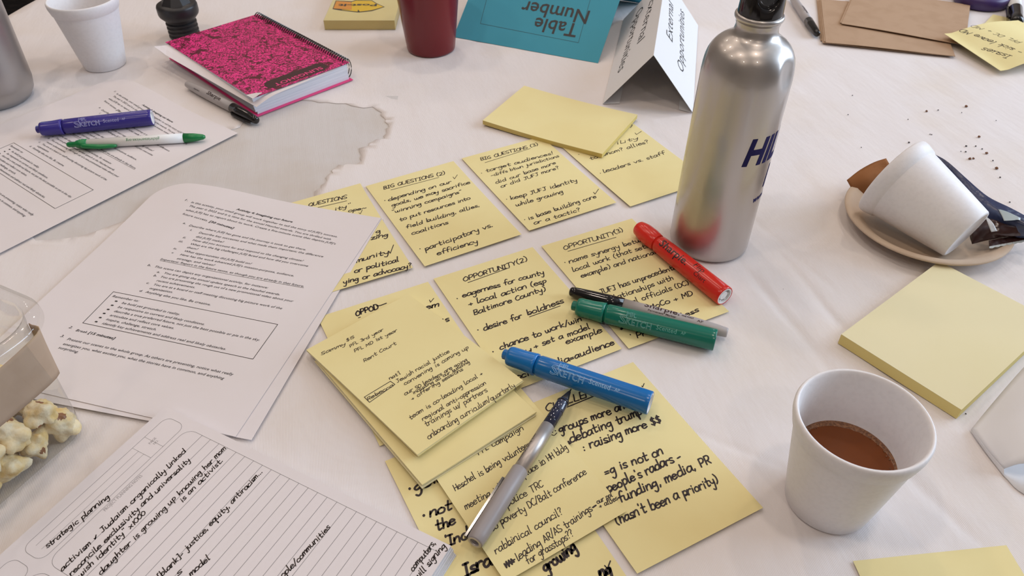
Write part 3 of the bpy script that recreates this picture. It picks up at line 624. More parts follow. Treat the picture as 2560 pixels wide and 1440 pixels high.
# ================================================================= spiral notebook with pink cover
Zb = (320, 0, .25)
m_pink = mat('pink_doodled_cover', (.86, .035, .26), .38)
N, L, b = nodes(m_pink); tc = N.new('ShaderNodeTexCoord')
nz = N.new('ShaderNodeTexNoise'); nz.inputs['Scale'].default_value = 60; nz.inputs['Detail'].default_value = 3; L.new(tc.outputs['Object'], nz.inputs['Vector'])
mx = N.new('ShaderNodeMixRGB'); mx.inputs[0].default_value = .045; L.new(tc.outputs['Object'], mx.inputs[1]); L.new(nz.outputs['Color'], mx.inputs[2])
vo = N.new('ShaderNodeTexVoronoi'); vo.feature = 'DISTANCE_TO_EDGE'; vo.inputs['Scale'].default_value = 150; L.new(mx.outputs[0], vo.inputs['Vector'])
n2 = N.new('ShaderNodeTexNoise'); n2.inputs['Scale'].default_value = 75; n2.inputs['Detail'].default_value = 6; n2.inputs['Distortion'].default_value = 2.5; L.new(tc.outputs['Object'], n2.inputs['Vector'])
m1 = N.new('ShaderNodeMath'); m1.operation = 'LESS_THAN'; m1.inputs[1].default_value = .07; L.new(vo.outputs['Distance'], m1.inputs[0])
sb = N.new('ShaderNodeMath'); sb.operation = 'SUBTRACT'; sb.inputs[1].default_value = .5; L.new(n2.outputs['Fac'], sb.inputs[0])
ab = N.new('ShaderNodeMath'); ab.operation = 'ABSOLUTE'; L.new(sb.outputs[0], ab.inputs[0])
m2 = N.new('ShaderNodeMath'); m2.operation = 'LESS_THAN'; m2.inputs[1].default_value = .022; L.new(ab.outputs[0], m2.inputs[0])
n3 = N.new('ShaderNodeTexNoise'); n3.inputs['Scale'].default_value = 75; n3.inputs['Detail'].default_value = 8; L.new(tc.outputs['Object'], n3.inputs['Vector'])
m3 = N.new('ShaderNodeMath'); m3.operation = 'GREATER_THAN'; m3.inputs[1].default_value = .60; L.new(n3.outputs['Fac'], m3.inputs[0])
a1 = N.new('ShaderNodeMath'); a1.operation = 'MAXIMUM'; L.new(m1.outputs[0], a1.inputs[0]); L.new(m2.outputs[0], a1.inputs[1])
a2 = N.new('ShaderNodeMath'); a2.operation = 'MAXIMUM'; L.new(a1.outputs[0], a2.inputs[0]); L.new(m3.outputs[0], a2.inputs[1])
mc = N.new('ShaderNodeMixRGB'); mc.inputs[1].default_value = (.86, .035, .26, 1); mc.inputs[2].default_value = (.10, .006, .02, 1); L.new(a2.outputs[0], mc.inputs[0]); L.new(mc.outputs[0], b.inputs['Base Color'])
m_pinkp = mat('plain_pink_card', (.80, .05, .22), .4)
ZN = .0238
nb_ = Sheet([(638, 38), (888, 156), (625, 243), (411, 104)], [(0, 0), (.222, 0), (.222, .138), (0, .138)], .222, .138, ZN, .0004, None)
rt = thing('spiral_notebook', nb_.at(.111, .069, -ZN), 'pink doodle-covered spiral notebook with black wire binding and thick white pages', 'notebook'); nb_.ob = rt
V, F = nb_.solid(); mesh('front_cover', V, F, m_pink, rt)
lo = Sheet([(638, 38), (888, 156), (625, 243), (411, 104)], [(0, 0), (.222, 0), (.222, .138), (0, .138)], .222, .138, .0016, .0006); lo.w, lo.h = .2255, .1392; lo.e1, lo.e2 = nb_.e1, nb_.e2; lo.o = nb_.o-lo.e1*.0005
V, F = lo.solid((1, 1)); mesh('back_cover', V, F, m_pinkp, rt)
m_pg = mat('white_blue_page_edges', (.66, .67, .72), .8)
def blk(x0, x1, y0, y1, z0, z1):
    P = [nb_.o+nb_.e1*x+nb_.e2*y for x, y in ((x0, y0), (x1, y0), (x1, y1), (x0, y1))]
    V = [(p.x, p.y, z) for z in (z0, z1) for p in P]; return V, [(0, 3, 2, 1), (4, 5, 6, 7), (0, 1, 5, 4), (1, 2, 6, 5), (2, 3, 7, 6), (3, 0, 4, 7)]
for i in range(7):
    q = .0006*((i*5) % 4); V, F = blk(.002, .2205-q*.6, .003, .1372+q*.6-.0016*(i < 1), i*.0031+.0017, (i+1)*.0031+.00165); mesh('page_block', V, F, m_pg, rt)
# loose sheet sticking out under the cover, with a turned up corner
ls = Sheet([(638, 38), (888, 156), (625, 243), (411, 104)], [(0, 0), (.222, 0), (.222, .138), (0, .138)], .227, .158, ZN-.0009, .0002, lambda x, y: -.0006-.0060*max(0, (y-.112)/.03)**1.6*(max(0, x-.02)/.2)+.004*max(0, 1-x/.03)*max(0, (y-.125)/.016))
rr_ = R(4.3); pv = ls.o+ls.e1*.2225; ls.h = .1410; ls.e1, ls.e2 = [Vector((e_.x*cos(rr_)-e_.y*sin(rr_), e_.x*sin(rr_)+e_.y*cos(rr_))) for e_ in (ls.e1, ls.e2)]; ls.o = pv-ls.e1*.2235+ls.e2*.0005; ls.w = .2235
V, F = ls.solid((16, 16)); mesh('loose_sheet', V, F, M['paper'], rt)
fo = [nb_.loc(625, 243), nb_.loc(655, 221), nb_.loc(672, 240)]
P = [nb_.at(.214, .128, .0006), nb_.at(.2235, .1255, .0035), nb_.at(.2245, .139, .0008), nb_.at(.212, .1405, .0015)]
mesh('turned_corner', P+[p+Vector((0, 0, -.0003)) for p in P], [(0, 1, 2, 3), (7, 6, 5, 4), (0, 4, 5, 1), (1, 5, 6, 2), (2, 6, 7, 3), (3, 7, 4, 0)], M['paper'], rt)
for i in range(46):
    x = .004+i*.0047; c = nb_.at(x, -.001, -.0095); pts_ = []
    for k in range(17):
        a = R(-60+k*300/16) ; yy = -.0010-.0072*cos(a-pi*0) if False else 0
        t = 2*pi*k/17; q = nb_.o+nb_.e1*(x+.0004*sin(t))+nb_.e2*(.0015-.0075*cos(t)*-1*-1)
        pts_.append(Vector((q.x, q.y, .0143+.0134*sin(t))))
    V, F = tube(pts_, .00062, 6, True); mesh('wire_ring', V, F, M['blackplastic'], rt)
# badge and its lettering
bd = [(1362, 832), (1420, 800), (1640, 722), (1880, 638), (1950, 636), (2000, 655), (1985, 685), (1940, 712), (1700, 795), (1455, 880), (1400, 880), (1365, 862)]
bp = [nb_.loc(*Z(Zb, *p)) for p in bd]
mesh('badge', [nb_.at(p.x, p.y, .00006) for p in bp], [tuple(range(len(bp)))], mat('badge_black', (.045, .012, .015), .4), rt)
nb_.type(Zb, 'SLINGSHOT', 1925, 668, 1452, 842, .0105, .012, shear=0)
nb_.flush('badge_lettering', m_pinkp, .00012, rt)

# ================================================================= markers and pens
def cyl_text(name, mt, Mx, rt, s, x0, size, a0, r, length=None, bold=0, outline=0, flip=False, upshift=0):
    """lettering wrapped on a barrel; x along the barrel, a0 = angle from the top towards the camera side"""
    V, F, W = textmesh(s, bold, outline, 3); k = (length/W) if length else size; out = []
    for v in V:
        x, y = v.x*k, v.y*size+upshift
        if flip: x, y = -x, -y
        a = a0-y/r; out.append(Mx @ Vector((x0+x, -(r+v.z*size)*sin(a), (r+v.z*size)*cos(a))))
    return mesh(name, out, F, mt, rt)
def marker_frame(A, B, z):
    a, b = U(*A, z), U(*B, z); return frame(a, b-a), (b-a).length
def chisel(A, B, z, name, label, col, tint, endcol, text, a0, nub=True, big=False, group='chunky scented markers', hollow=True):
    Mx, L = marker_frame(A, B, z); r = .0088
    m = mat(label.split(' ')[0]+'_marker_plastic', col, .22); md = mat(label.split(' ')[0]+'_marker_cap', tuple(min(1, c*1.12) for c in col), .25)
    rt = thing(name, Mx @ Vector((L/2, 0, -r)), label, 'marker', group)
    if nub:
        mesh('cap_nub', *lathe([(0, 0), (0, .0034), (.0006, .0042), (.0052, .0042), (.0052, 0)], 10, 'x', Mx), m, rt)
        cp = [(.0045, 0), (.0045, .0066), (.0052, .0074), (.0075, .0079), (.018, .0080), (.026, .0087), (.0285, .0088), (.0285, .0078), (.0285, 0)]
    else: cp = [(0, 0), (0, .0062), (.0012, .0072), (.006, .0082), (.010, .0088), (.020, .0089), (.0278, .0080), (.0282, .0078), (.0282, 0)]
    mesh('cap', *lathe(cp, 40, 'x', Mx), md, rt, True)
    bod = [(.0283, 0), (.0283, .0074), (.0297, .0074), (.0300, .0078), (.0315, .0084), (.05, .0087), (L-.004, .0091), (L-.0008, .0091), (L, .0087), (L, .0079), (L-.004, .0078), (L-.004, 0)]
    mesh('barrel', *lathe(bod, 48, 'x', Mx), m, rt, False)
    mesh('end_plug', *lathe([(L-.0038, 0), (L-.0012 if hollow else L-.0006, .0001), (L-.0012 if hollow else L-.0006, .0040), (L-.0034, .0042), (L-.0034, .0066), (L-.0001, .0068), (L-.0001, .0079), (L-.0039, .0079)], 32, 'x', Mx), endcol, rt)
    for s, x0, size, ln, up, bold, outl in text:
        cyl_text('lettering', tint, Mx, rt, s, x0, size, a0, .00895 if x0 < .08 else .0090, ln, bold, outl, upshift=up)
    for o in rt.children:
        if o.name.startswith('barrel'): o.data.polygons.foreach_set('use_smooth', [True]*len(o.data.polygons))
    return rt, Mx, L
def tint(c): return mat('pale_marker_lettering', c, .4)
def sk(a=0): return [('MR.', .0475, .0062, .0085, .0021, .0, .028), ('S', .0425, .0105, .0062, -.0050, 0, .018), ('KETCH', .0485, .0074, .021, -.0045, 0, .028), ('Scented', .0735, .0058, .0165, -.0028, 0, 0), ('AP', .0935, .0036, .0038, -.0020, 0, 0)]
wh = mat('white_end_plug', (.8, .8, .8), .4)
BL1 = (.006, .14, .42)
chisel((1258, 884), (1626, 1008), .0135, 'marker', 'blue chunky marker lying across the notes above the silver pen', BL1, tint((.25, .5, .8)), wh, sk(), R(28))
chisel((1430, 763), (1789, 850), .0100, 'marker', 'green chunky marker lying against the slim black marker', (.005, .155, .105), tint((.16, .42, .36)), mat('green_end', (.01, .26, .15), .3), sk(), R(48))
chisel((91, 324), (381, 293), .0117, 'marker', 'purple-blue chunky marker on the printed sheet at far left', (.038, .028, .23), tint((.35, .34, .62)), wh, sk(), R(48))
m_blk_t = mat('black_lettering', (.03, .01, .01), .4)
rt, Mx, L = chisel((1596, 569), (1812, 741), .0100, 'marker', 'red chunky marker lying between the tall bottle and the notes', (.62, .022, .012), m_blk_t, wh,
    [('Sharpie.', .036, .0105, .036, -.003, .01, 0), ('Flip', .078, .0080, .012, .0015, 0, 0), ('Chart', .084, .0060, .014, -.0048, 0, 0)], R(28), nub=False, group=None)
for k in range(6):
    a = 2*pi*k/6; V, F = box((L-.0024, .0056*cos(a), .0056*sin(a)), (.002, .0014, .0014), Mx); mesh('end_rib', V, F, wh, rt)

def slim(A, B, z, label, capfirst=True, caplen=.048, text=True, group='slim black-capped markers', name='marker', clipa=None, cut=None):
    """slim grey marker: cap at A"""
    Mx, L = marker_frame(A, B, z); L = max(L, .135) if cut is None else cut
    rt = thing(name, Mx @ Vector((L/2, 0, -.0058)), label, 'marker', group)
    mesh('cap', *lathe([(0, 0), (0, .0030), (.0012, .0041), (.006, .0048), (.020, .0055), (.034, .0060), (caplen, .0063), (caplen, 0)], 36, 'x', Mx), M['blackplastic'], rt, True)
    mesh('barrel', *lathe([(caplen+.0002, 0), (caplen+.0002, .0058), (.075, .0060), (L-.028, .0057), (L-.013, .0050), (L-.006, .0045), (L-.001, .0041), (L, .0036), (L, 0)], 36, 'x', Mx), M['sgrey'], rt, True)
    if clipa is not None:
        C = [Mx @ Vector((x, -(r)*sin(clipa), r*cos(clipa))) for x, r in ((.044, .0064), (.040, .0078), (.015, .0074), (.006, .0064))]
        V, F = tube(C, [.0014, .0017, .0016, .0010], 8); mesh('clip', V, F, M['blackplastic'], rt)
    return rt, Mx, L
rt, Mx, L = slim((1425, 728), (1819, 832), .0072, 'slim grey marker with black cap lying behind the green marker')
cyl_text('lettering', m_blk_t, Mx, rt, 'Sharpie.', .066, .0085, R(2), .00602, .030, .012, upshift=-.0008)
cyl_text('lettering', m_blk_t, Mx, rt, 'Permanent  Marker', .070, .0024, R(30), .00602, .024, .02, upshift=-.001); cyl_text('lettering', m_blk_t, Mx, rt, 'FINE POINT', .098, .0024, R(8), .0059, .010, .02)
cyl_text('lettering', m_blk_t, Mx, rt, 'AP', .111, .0034, R(22), .0057, .005, .0)
rt, Mx, L = slim((643, 302), (468, 210), .0064, 'slim grey marker with black cap lying along the pink notebook', clipa=R(-110))
cyl_text('lettering', m_blk_t, Mx, rt, 'Sharpie', .096, .0075, R(-40), .0062, .028, .012, flip=True)
cyl_text('lettering', m_blk_t, Mx, rt, 'FINE POINT', .122, .002, R(-60), .0058, .012, .02, flip=True)
rt, Mx, L = slim((2044, 86), (1978, -10), .0064, 'slim grey marker with black cap at the top edge, left of the brown napkins')
cyl_text('lettering', m_blk_t, Mx, rt, 'Sharpie', .092, .0075, R(5), .0062, .028, .012, flip=True)

# white and green click pen
Mx, L = marker_frame((513, 342), (168, 362), .0080); gm = mat('green_pen_plastic', (.006, .20, .055), .3)
rt = thing('ballpoint_pen', Mx @ Vector((L/2, 0, -.0052)), 'white ballpoint pen with green nose and clip on the far left sheet', 'pen')
mesh('nose', *lathe([(0, 0), (0, .0016), (.0025, .0030), (.012, .0046), (.023, .0054), (.023, 0)], 32, 'x', Mx), gm, rt, True)
mesh('barrel', *lathe([(.0232, 0), (.0232, .0053), (.05, .0054), (L-.022, .0050), (L-.022, 0)], 32, 'x', Mx), M['white'], rt, True)
mesh('tail', *lathe([(L-.0219, 0), (L-.0219, .0053), (L-.014, .0050), (L-.010, .0040), (L-.009, .0030), (L-.002, .0030), (L, .0022), (L, 0)], 32, 'x', Mx), gm, rt, True)
C = [Mx @ Vector((L-x, .0060*0+q, zz)) for x, q, zz in ((.016, .0048, .0008), (.020, .0072, .0010), (.036, .0078, -.0005), (.050, .0066, -.0012), (.054, .0058, -.0014))]
V, F = tube(C, [.0022, .0028, .0026, .0022, .0012], 10); mesh('clip', V, F, gm, rt, True)
cyl_text('lettering', gm, Mx, rt, 'gilchristservices.org', .048, .0046, R(-35), .00545, .036, .0)

# silver rollerball with posted cap
Mx, L = marker_frame((1428, 973), (1186, 1356), .0115); sil = mat('silver_pen_barrel', (.50, .46, .44), .42, .75)
rt = thing('rollerball_pen', Mx @ Vector((L/2, 0, -.0062)), 'silver rollerball pen with grey cap posted, lying across thin-lettered note', 'pen')
mesh('tip', *lathe([(0, 0), (0, .0004), (.003, .0007), (.0032, .0012), (.011, .0031), (.013, .0034), (.013, 0)], 24, 'x', Mx), M['blackmatte'], rt, True)
mesh('grip', *lathe([(.0131, 0), (.0131, .0040), (.016, .0044), (.040, .0047), (.040, 0)], 32, 'x', Mx), mat('smoky_translucent_grip', (.03, .035, .07), .08, Coat_Weight=.6), rt, True)
for i in range(3):
    x = .0145+i*.0100; mesh('grip_ring', *lathe([(x, .0042), (x+.0002, .00472), (x+.0006, .00472), (x+.0008, .0042)], 24, 'x', Mx), M['blackplastic'], rt)
mesh('barrel', *lathe([(.0401, 0), (.0401, .0050), (.060, .0051), (.085, .0051), (.085, 0)], 32, 'x', Mx), sil, rt, True)
mesh('cap', *lathe([(.083, 0), (.083, .0054), (.0835, .0059), (L-.030, .0062), (L-.006, .0060), (L-.001, .0056), (L, .0050), (L, .0032), (L-.006, .0030), (L-.006, 0)], 36, 'x', Mx), mat('grey_cap_plastic', (.30, .27, .27), .4), rt, True)
V, F = box(((.095+L)/2, -.0066, .0008), (L-.095, .0016, .0034), Mx); mesh('clip', V, F, M['blackplastic'], rt)
mesh('cap_ring', *lathe([(L-.0005, .0030), (L+.0002, .0034), (L+.0002, .0048), (L-.0005, .0052)], 32, 'x', Mx), sil, rt)
cyl_text('lettering', m_blk_t, Mx, rt, 'uni-ball Vision', .053, .0030, R(52), .00513, .026, .01)

# ================================================================= surfaces through rows of points
def cr(P, k=5):
    Q = [P[0]*2-P[1]]+P+[P[-1]*2-P[-2]]; out = []
    for i in range(1, len(Q)-2):
        for j in range(k):
            t = j/k; p0, p1, p2, p3 = Q[i-1:i+3]; out.append(.5*(2*p1+(p2-p0)*t+(2*p0-5*p1+4*p2-p3)*t*t+(3*p1-p0-3*p2+p3)*t**3))
    return out+[P[-1]]
def patch(name, rows, mt, root, th=.0003, k=5, **kw):
    rows = [cr([Vector(p) for p in r], k) for r in rows]; cols = [cr([r[i] for r in rows], k) for i in range(len(rows[0]))]
    nc, nr = len(cols), len(cols[0]); V = [cols[i][j] for j in range(nr) for i in range(nc)]
    F = [(j*nc+i, j*nc+i+1, (j+1)*nc+i+1, (j+1)*nc+i) for j in range(nr-1) for i in range(nc-1)]
    o = mesh(name, V, F, mt, root, True, **kw)
    if th: m_ = o.modifiers.new('thickness', 'SOLIDIFY'); m_.thickness = th; m_.offset = 0
    return o

# ================================================================= tall aluminium bottle
Mb = Matrix.Translation((.1878, .5917, .0004)) @ Matrix.Rotation(R(.85), 4, 'Y')
m_al = mat('satin_aluminium', (.50, .465, .44), .36, .9); m_al.node_tree.nodes['Principled BSDF'].inputs['Coat Weight'].default_value = .6; m_al.node_tree.nodes['Principled BSDF'].inputs['Coat Roughness'].default_value = .02
rt = thing('water_bottle', (.1878, .5917, 0), 'tall silver aluminium water bottle with navy lettering and black loop cap', 'bottle')
prof = [(0, 0), (0, .0335), (.0012, .0355), (.004, .0367)]+[(.004+.168*i/40, .0367) for i in range(1, 41)]+[(.1775, .0364), (.183, .0357), (.188, .0344), (.192, .0326), (.1955, .0302), (.1985, .0272), (.2008, .0240), (.2026, .0210), (.2045, .0187), (.2070, .0173), (.2100, .0167), (.2125, .0167), (.2135, .0172), (.2148, .0172), (.2156, .0176), (.2170, .0187), (.2185, .0191), (.2200, .0188), (.2208, .0180), (.2210, .0165), (.2210, 0)]
V, F = lathe(prof, 160)
dd = Vector((cos(R(-45)), sin(R(-45)), 0))
for i, v in enumerate(V):      # the round dent on the right shoulder
    c = Vector((.0367*dd.x, .0367*dd.y, .181)); q = Vector(((v-c).dot(Vector((-dd.y, dd.x, 0))), v.z-c.z)); dist = math.hypot(q.x/.0105, q.y/.0125)
    if dist < 1.3 and (v-c).length < .022: v -= dd*.0030*math.exp(-(dist*1.15)**4)
mesh('body', [Mb @ v for v in V], F, m_al, rt, True)
navy = mat('navy_print', (.012, .010, .075), .6, spec=.15)
def wrap(s, a0, z0, size, wk, bold, slant, name='lettering', r=.03685):
    V, F, W = textmesh(s, bold, 0, 4)
    mesh(name, [Mb @ Vector((r*cos(R(a0)+(v.x*wk+v.y*slant)*size/r), r*sin(R(a0)+(v.x*wk+v.y*slant)*size/r), z0+v.y*size)) for v in V], F, navy, rt)
wrap('HILLEL', -87, .1060, .0345, .78, .035, .17); wrap('I', -37, .0765, .0300, .8, .03, .17); wrap('www.', -55, .0640, .0085, 1.0, .03, .2)
cp_ = mesh('cap', *lathe([(.2190, 0), (.2190, .0166), (.2200, .0171), (.2215, .0173), (.2300, .0170), (.2400, .0164), (.2450, .0155), (.2485, .0130), (.2500, .0085), (.2504, 0)], 72, Mx=Mb), M['blackplastic'], rt, True)
Hc = Mb @ Matrix.Translation((0, 0, .2382)) @ Matrix.Rotation(R(90), 4, 'X')
ct = mesh('cutter', *lathe([(-.03, 0), (-.03, .0125), (-.0130, .0088), (.0130, .0088), (.03, .0125), (.03, 0)], 48, Mx=Hc), M['blackplastic'], rt, True)
bo = cp_.modifiers.new('hole', 'BOOLEAN'); bo.operation = 'DIFFERENCE'; bo.object = ct; bo.solver = 'EXACT'
nm_ = bpy.data.meshes.new_from_object(cp_.evaluated_get(bpy.context.evaluated_depsgraph_get())); cp_.modifiers.clear(); cp_.data = nm_; bpy.data.objects.remove(ct)
mesh('cap_reflection_plug', *lathe([(-.0105, 0), (-.0112, .004), (-.0105, .0086), (.0105, .0086), (.0112, .004), (.0105, 0)], 40, Mx=Hc @ Matrix.Translation((0, -.0030, 0))), mat('grey_reflection_gloss', (.36, .38, .42), .08, .7), rt, True)  # added grey-blue gloss plug, stands in for the reflections inside the cap's hole

# ================================================================= foam cups
def cup(Mx, h, rt_, rb, label, base, name='foam_cup', level=None):
    t = thing(name, base, label, 'cup', None)
    r = lambda z: rb+(rt_-.0011-rb)*z/h
    p = [(.0015, 0), (.0012, rb-.004), (0, rb-.003), (0, rb-.001), (.0012, r(0))]+[(z, r(z)) for z in (.02, .04, .06, h-.0155)]+[(h-.0148, r(h-.0148)), (h-.0140, r(h-.014)+.0011), (h-.006, rt_-.0002), (h-.0022, rt_), (h-.0006, rt_-.0006), (h, rt_-.0015), (h-.0006, rt_-.0027), (h-.003, rt_-.0034),
         (h-.0045, rt_-.0042), (.05, r(.05)-.0024), (.006, r(.006)-.0024), (.004, rb-.005), (.0035, 0)]
    mesh('body', *lathe(p, 72, Mx=Mx), M['foam'], t, True)
    return t, r
t, r = cup(Matrix.Translation((.2139, .3039, 0)), .0858, .0411, .0278, 'white foam cup standing half full of coffee, at lower right', (.2139, .3039, 0))
ri = r(.044)-.0026; Mx = Matrix.Translation((.2139, .3039, 0))
mesh('coffee', *lathe([(.0425, 0), (.0425, ri-.0008), (.0440, ri-.0005), (.0440, ri-.0030), (.0440, 0)][::-1], 64, Mx=Mx), mat('milky_brown_coffee', (.15, .040, .008), .16, spec=.28), t)
m_fr = speckle(mat('coffee_froth', (.25, .115, .05), .35), (.12, .045, .018), 700, .40, .6, bump=.6, bscale=1500, dist=.0006)
V, F = [], []
for k in range(120):
    a = 2*pi*k/120; wd_ = .0016+.0032*max(0, cos(a-R(68)))**1.5+.0005*noise.noise(Vector((cos(a)*9, sin(a)*9, 0)))
    for q, z in ((ri+.0002, .0441), (ri-wd_*.5, .0447), (ri-wd_, .04405)): V.append((.2139+q*cos(a), .3039+q*sin(a), z))
for k in range(120):
    j = (k+1) % 120
    for q in (0, 1): F.append((k*3+q, j*3+q, j*3+q+1, k*3+q+1))
mesh('froth', V, F, m_fr, t, True)
for k in range(60):
    a = R(68)+random.gauss(0, .75); q = ri-random.uniform(.0008, .0045); rr = random.uniform(.0003, .0007)
    if k == 0: bv = []
    bv.append(lathe([(0, rr), (rr*.5, rr*.8), (rr*.8, 0)], 8, Mx=Matrix.Translation((.2139+q*cos(a), .3039+q*sin(a), .0443))))
o = mesh('bubbles', *join(*bv), m_fr, t, True, kind='stuff')
cup(Matrix.Translation((-.5424, .9743, 0)), .0889, .0426, .0262, 'empty white foam cup standing upright at the upper left', (-.5424, .9743, 0))
ax = Vector((cos(2.2232)*cos(.2428), sin(2.2232)*cos(.2428), sin(.2428))); bc = Vector((.4119, .5632, .0293))
xa = ax.cross(Vector((0, 0, 1))).normalized(); ya = ax.cross(xa)
Mx = Matrix(((xa.x, ya.x, ax.x, bc.x), (xa.y, ya.y, ax.y, bc.y), (xa.z, ya.z, ax.z, bc.z), (0, 0, 0, 1)))
cup(Mx, .086, .0410, .0262, 'white foam cup lying on its side on the tan plate', (.40, .58, .004))

# plate, brown napkin and wrapper under the fallen cup
pc = Matrix.Translation((.4028, .6143, 0))
t = mesh('paper_plate', *lathe([(0, 0), (0, .048), (.002, .055), (.0128, .0700), (.0142, .0745), (.0132, .0764), (.0142, .0768), (.0154, .0755), (.0150, .0700), (.0040, .0552), (.0022, .048), (.0022, 0)], 96, Mx=pc), M['plate'], smooth=True,
         label='round tan paper plate under the fallen foam cup', cat='plate', loc=(.4028, .6143, 0))
def UP(*ps): return [U(*p) for p in ps]
patch('crumpled_napkin', [UP((2117, 450, .020), (2150, 425, .026), (2185, 406, .030), (2215, 396, .032)), UP((2128, 470, .014), (2165, 450, .023), (2200, 440, .025), (2235, 432, .026)), UP((2140, 488, .0075), (2180, 490, .0082), (2220, 490, .0082), (2260, 485, .0082))],
      speckle(mat('dark_brown_napkin', (.27, .115, .045), .85, spec=.1), (.21, .085, .03), 60), None, .0006, label='darker brown crumpled napkin poking out left of the fallen foam cup', cat='napkin', loc=(.37, .66, .008))
t = thing('snack_wrapper', U(2500, 580, .004), 'dark blue and brown snack bar wrapper behind the fallen cup', 'wrapper')
m_nv = mat('navy_wrapper_film', (.035, .045, .10), .28); m_br = mat('brown_wrapper_film', (.045, .020, .018), .22); m_si = mat('silver_wrapper_edge', (.62, .66, .64), .35, .3); m_lb = mat('pale_wrapper_label', (.34, .38, .37), .4)
for m_ in (m_nv, m_br):
    N, L, b = nodes(m_); n_ = N.new('ShaderNodeTexNoise'); n_.inputs['Scale'].default_value = 60; tcx = N.new('ShaderNodeTexCoord'); L.new(tcx.outputs['Object'], n_.inputs[0]); bp = N.new('ShaderNodeBump'); bp.inputs['Distance'].default_value = .004; bp.inputs['Strength'].default_value = .7
    L.new(n_.outputs['Fac'], bp.inputs['Height']); L.new(bp.outputs[0], b.inputs['Normal'])
patch('film', [UP((2337, 386, .032), (2370, 405, .034), (2420, 450, .035), (2470, 492, .036), (2530, 522, .036), (2600, 560, .034)), UP((2340, 400, .030), (2375, 430, .030), (2430, 490, .032), (2490, 525, .036), (2540, 550, .034), (2600, 585, .030)), UP((2342, 412, .020), (2380, 460, .020), (2440, 530, .022), (2498, 560, .026), (2535, 590, .020), (2575, 596, .016))], m_nv, t, .0005)
patch('film', [UP((2430, 560, .016), (2475, 548, .030), (2520, 562, .030), (2600, 575, .026)), UP((2425, 590, .012), (2470, 575, .024), (2515, 588, .022), (2600, 590, .018)), UP((2430, 610, .0105), (2472, 600, .0165), (2515, 592, .0165), (2600, 575, .0165))], m_br, t, .0005)
for k in range(9):
    a, b = (2472+k*14.5, 601-k*2.7), (2486+k*14.5, 598.3-k*2.7)
    P = UP((*a, .0170), (*b, .0170), (b[0]+1.5, b[1]+15, .0158), (a[0]+1.5, a[1]+15, .0158)); P2_ = UP((a[0]+1.5, a[1]+15, .0158), (b[0]+1.5, b[1]+15, .0158), (b[0]+1.5, b[1]+19, .0155), ((a[0]+b[0])/2+1.5, b[1]+22, .0155), (a[0]+1.5, a[1]+19, .0155))
    if k == 0: VA = []; VB = []
    VA.append((P+[p+Vector((0, 0, -.0004)) for p in P], [(0, 1, 2, 3), (7, 6, 5, 4), (0, 4, 5, 1), (2, 6, 7, 3)])); VB.append((P2_+[p+Vector((0, 0, -.0004)) for p in P2_], [(0, 1, 2, 3, 4), (9, 8, 7, 6, 5), (2, 7, 8, 3), (3, 8, 9, 4)]))
mesh('crimped_end', *join(*VA), m_br, t); mesh('serrated_edge', *join(*VB), m_si, t)
patch('label_print', [UP((2495, 522, .0368), (2520, 530, .0372), (2552, 545, .0368)), UP((2505, 540, .0372), (2525, 545, .0374), (2550, 550, .0372)), UP((2510, 552, .0372), (2530, 551, .0372), (2552, 549, .0368))], m_lb, t, .0001)
patch('label_print', [UP((2463, 540, .0345), (2474, 548, .035)), UP((2470, 560, .034), (2484, 560, .0345)), UP((2478, 580, .030), (2493, 578, .030))], mat('pale_label_bar', (.5, .5, .5), .4), t, .0001)

# crumbs
m_cr = [mat('brown_crumb', (.17, .075, .035), .9), mat('dark_crumb', (.035, .02, .018), .9)]
CR = [(2131, 239, 3), (2120, 287, 3), (2270, 299, 3), (2316, 279, 6), (2345, 276, 4), (2415, 267, 7), (2404, 282, 3), (2490, 302, 3), (2329, 337, 3), (2447, 343, 7), (2153, 369, 3), (2415, 366, 5), (2439, 366, 4), (2455, 373, 4), (2402, 379, 3), (2414, 380, 4), (2466, 384, 7),
      (2424, 398, 8), (2433, 397, 6), (2482, 402, 4), (2491, 422, 8), (2500, 444, 4), (2524, 506, 4), (2272, 357, 5), (2414, 1035, 4), (1958, 723, 2), (2325, 336, 3)]
cm = []
for j in range(2):
    bm = bmesh.new(); bmesh.ops.create_icosphere(bm, subdivisions=2, radius=1)
    for v in bm.verts: v.co *= 1+.35*noise.noise(v.co*1.7+Vector((j*5, 0, 0)))
    for v in bm.verts: v.co.z *= .6
    me = bpy.data.meshes.new('crumb'); bm.to_mesh(me); bm.free(); me.materials.append(m_cr[j]); cm.append(me)
for x, y, d in CR:
    p = U(x, y); dist = (p-Vector((0, 0, CAMZ))).length; rr = d/2*dist/FPX*.9
    o = bpy.data.objects.new('crumb', cm[0 if d > 5 else 1]); COL.objects.link(o); o.location = (p.x, p.y, rr*.5); o.scale = (rr, rr*random.uniform(.7, 1), rr); o.rotation_euler = (0, 0, random.uniform(0, 6))
    props(o, 'tiny dark crumb scattered on the white table paper', 'crumb', 'crumbs scattered on the table paper')

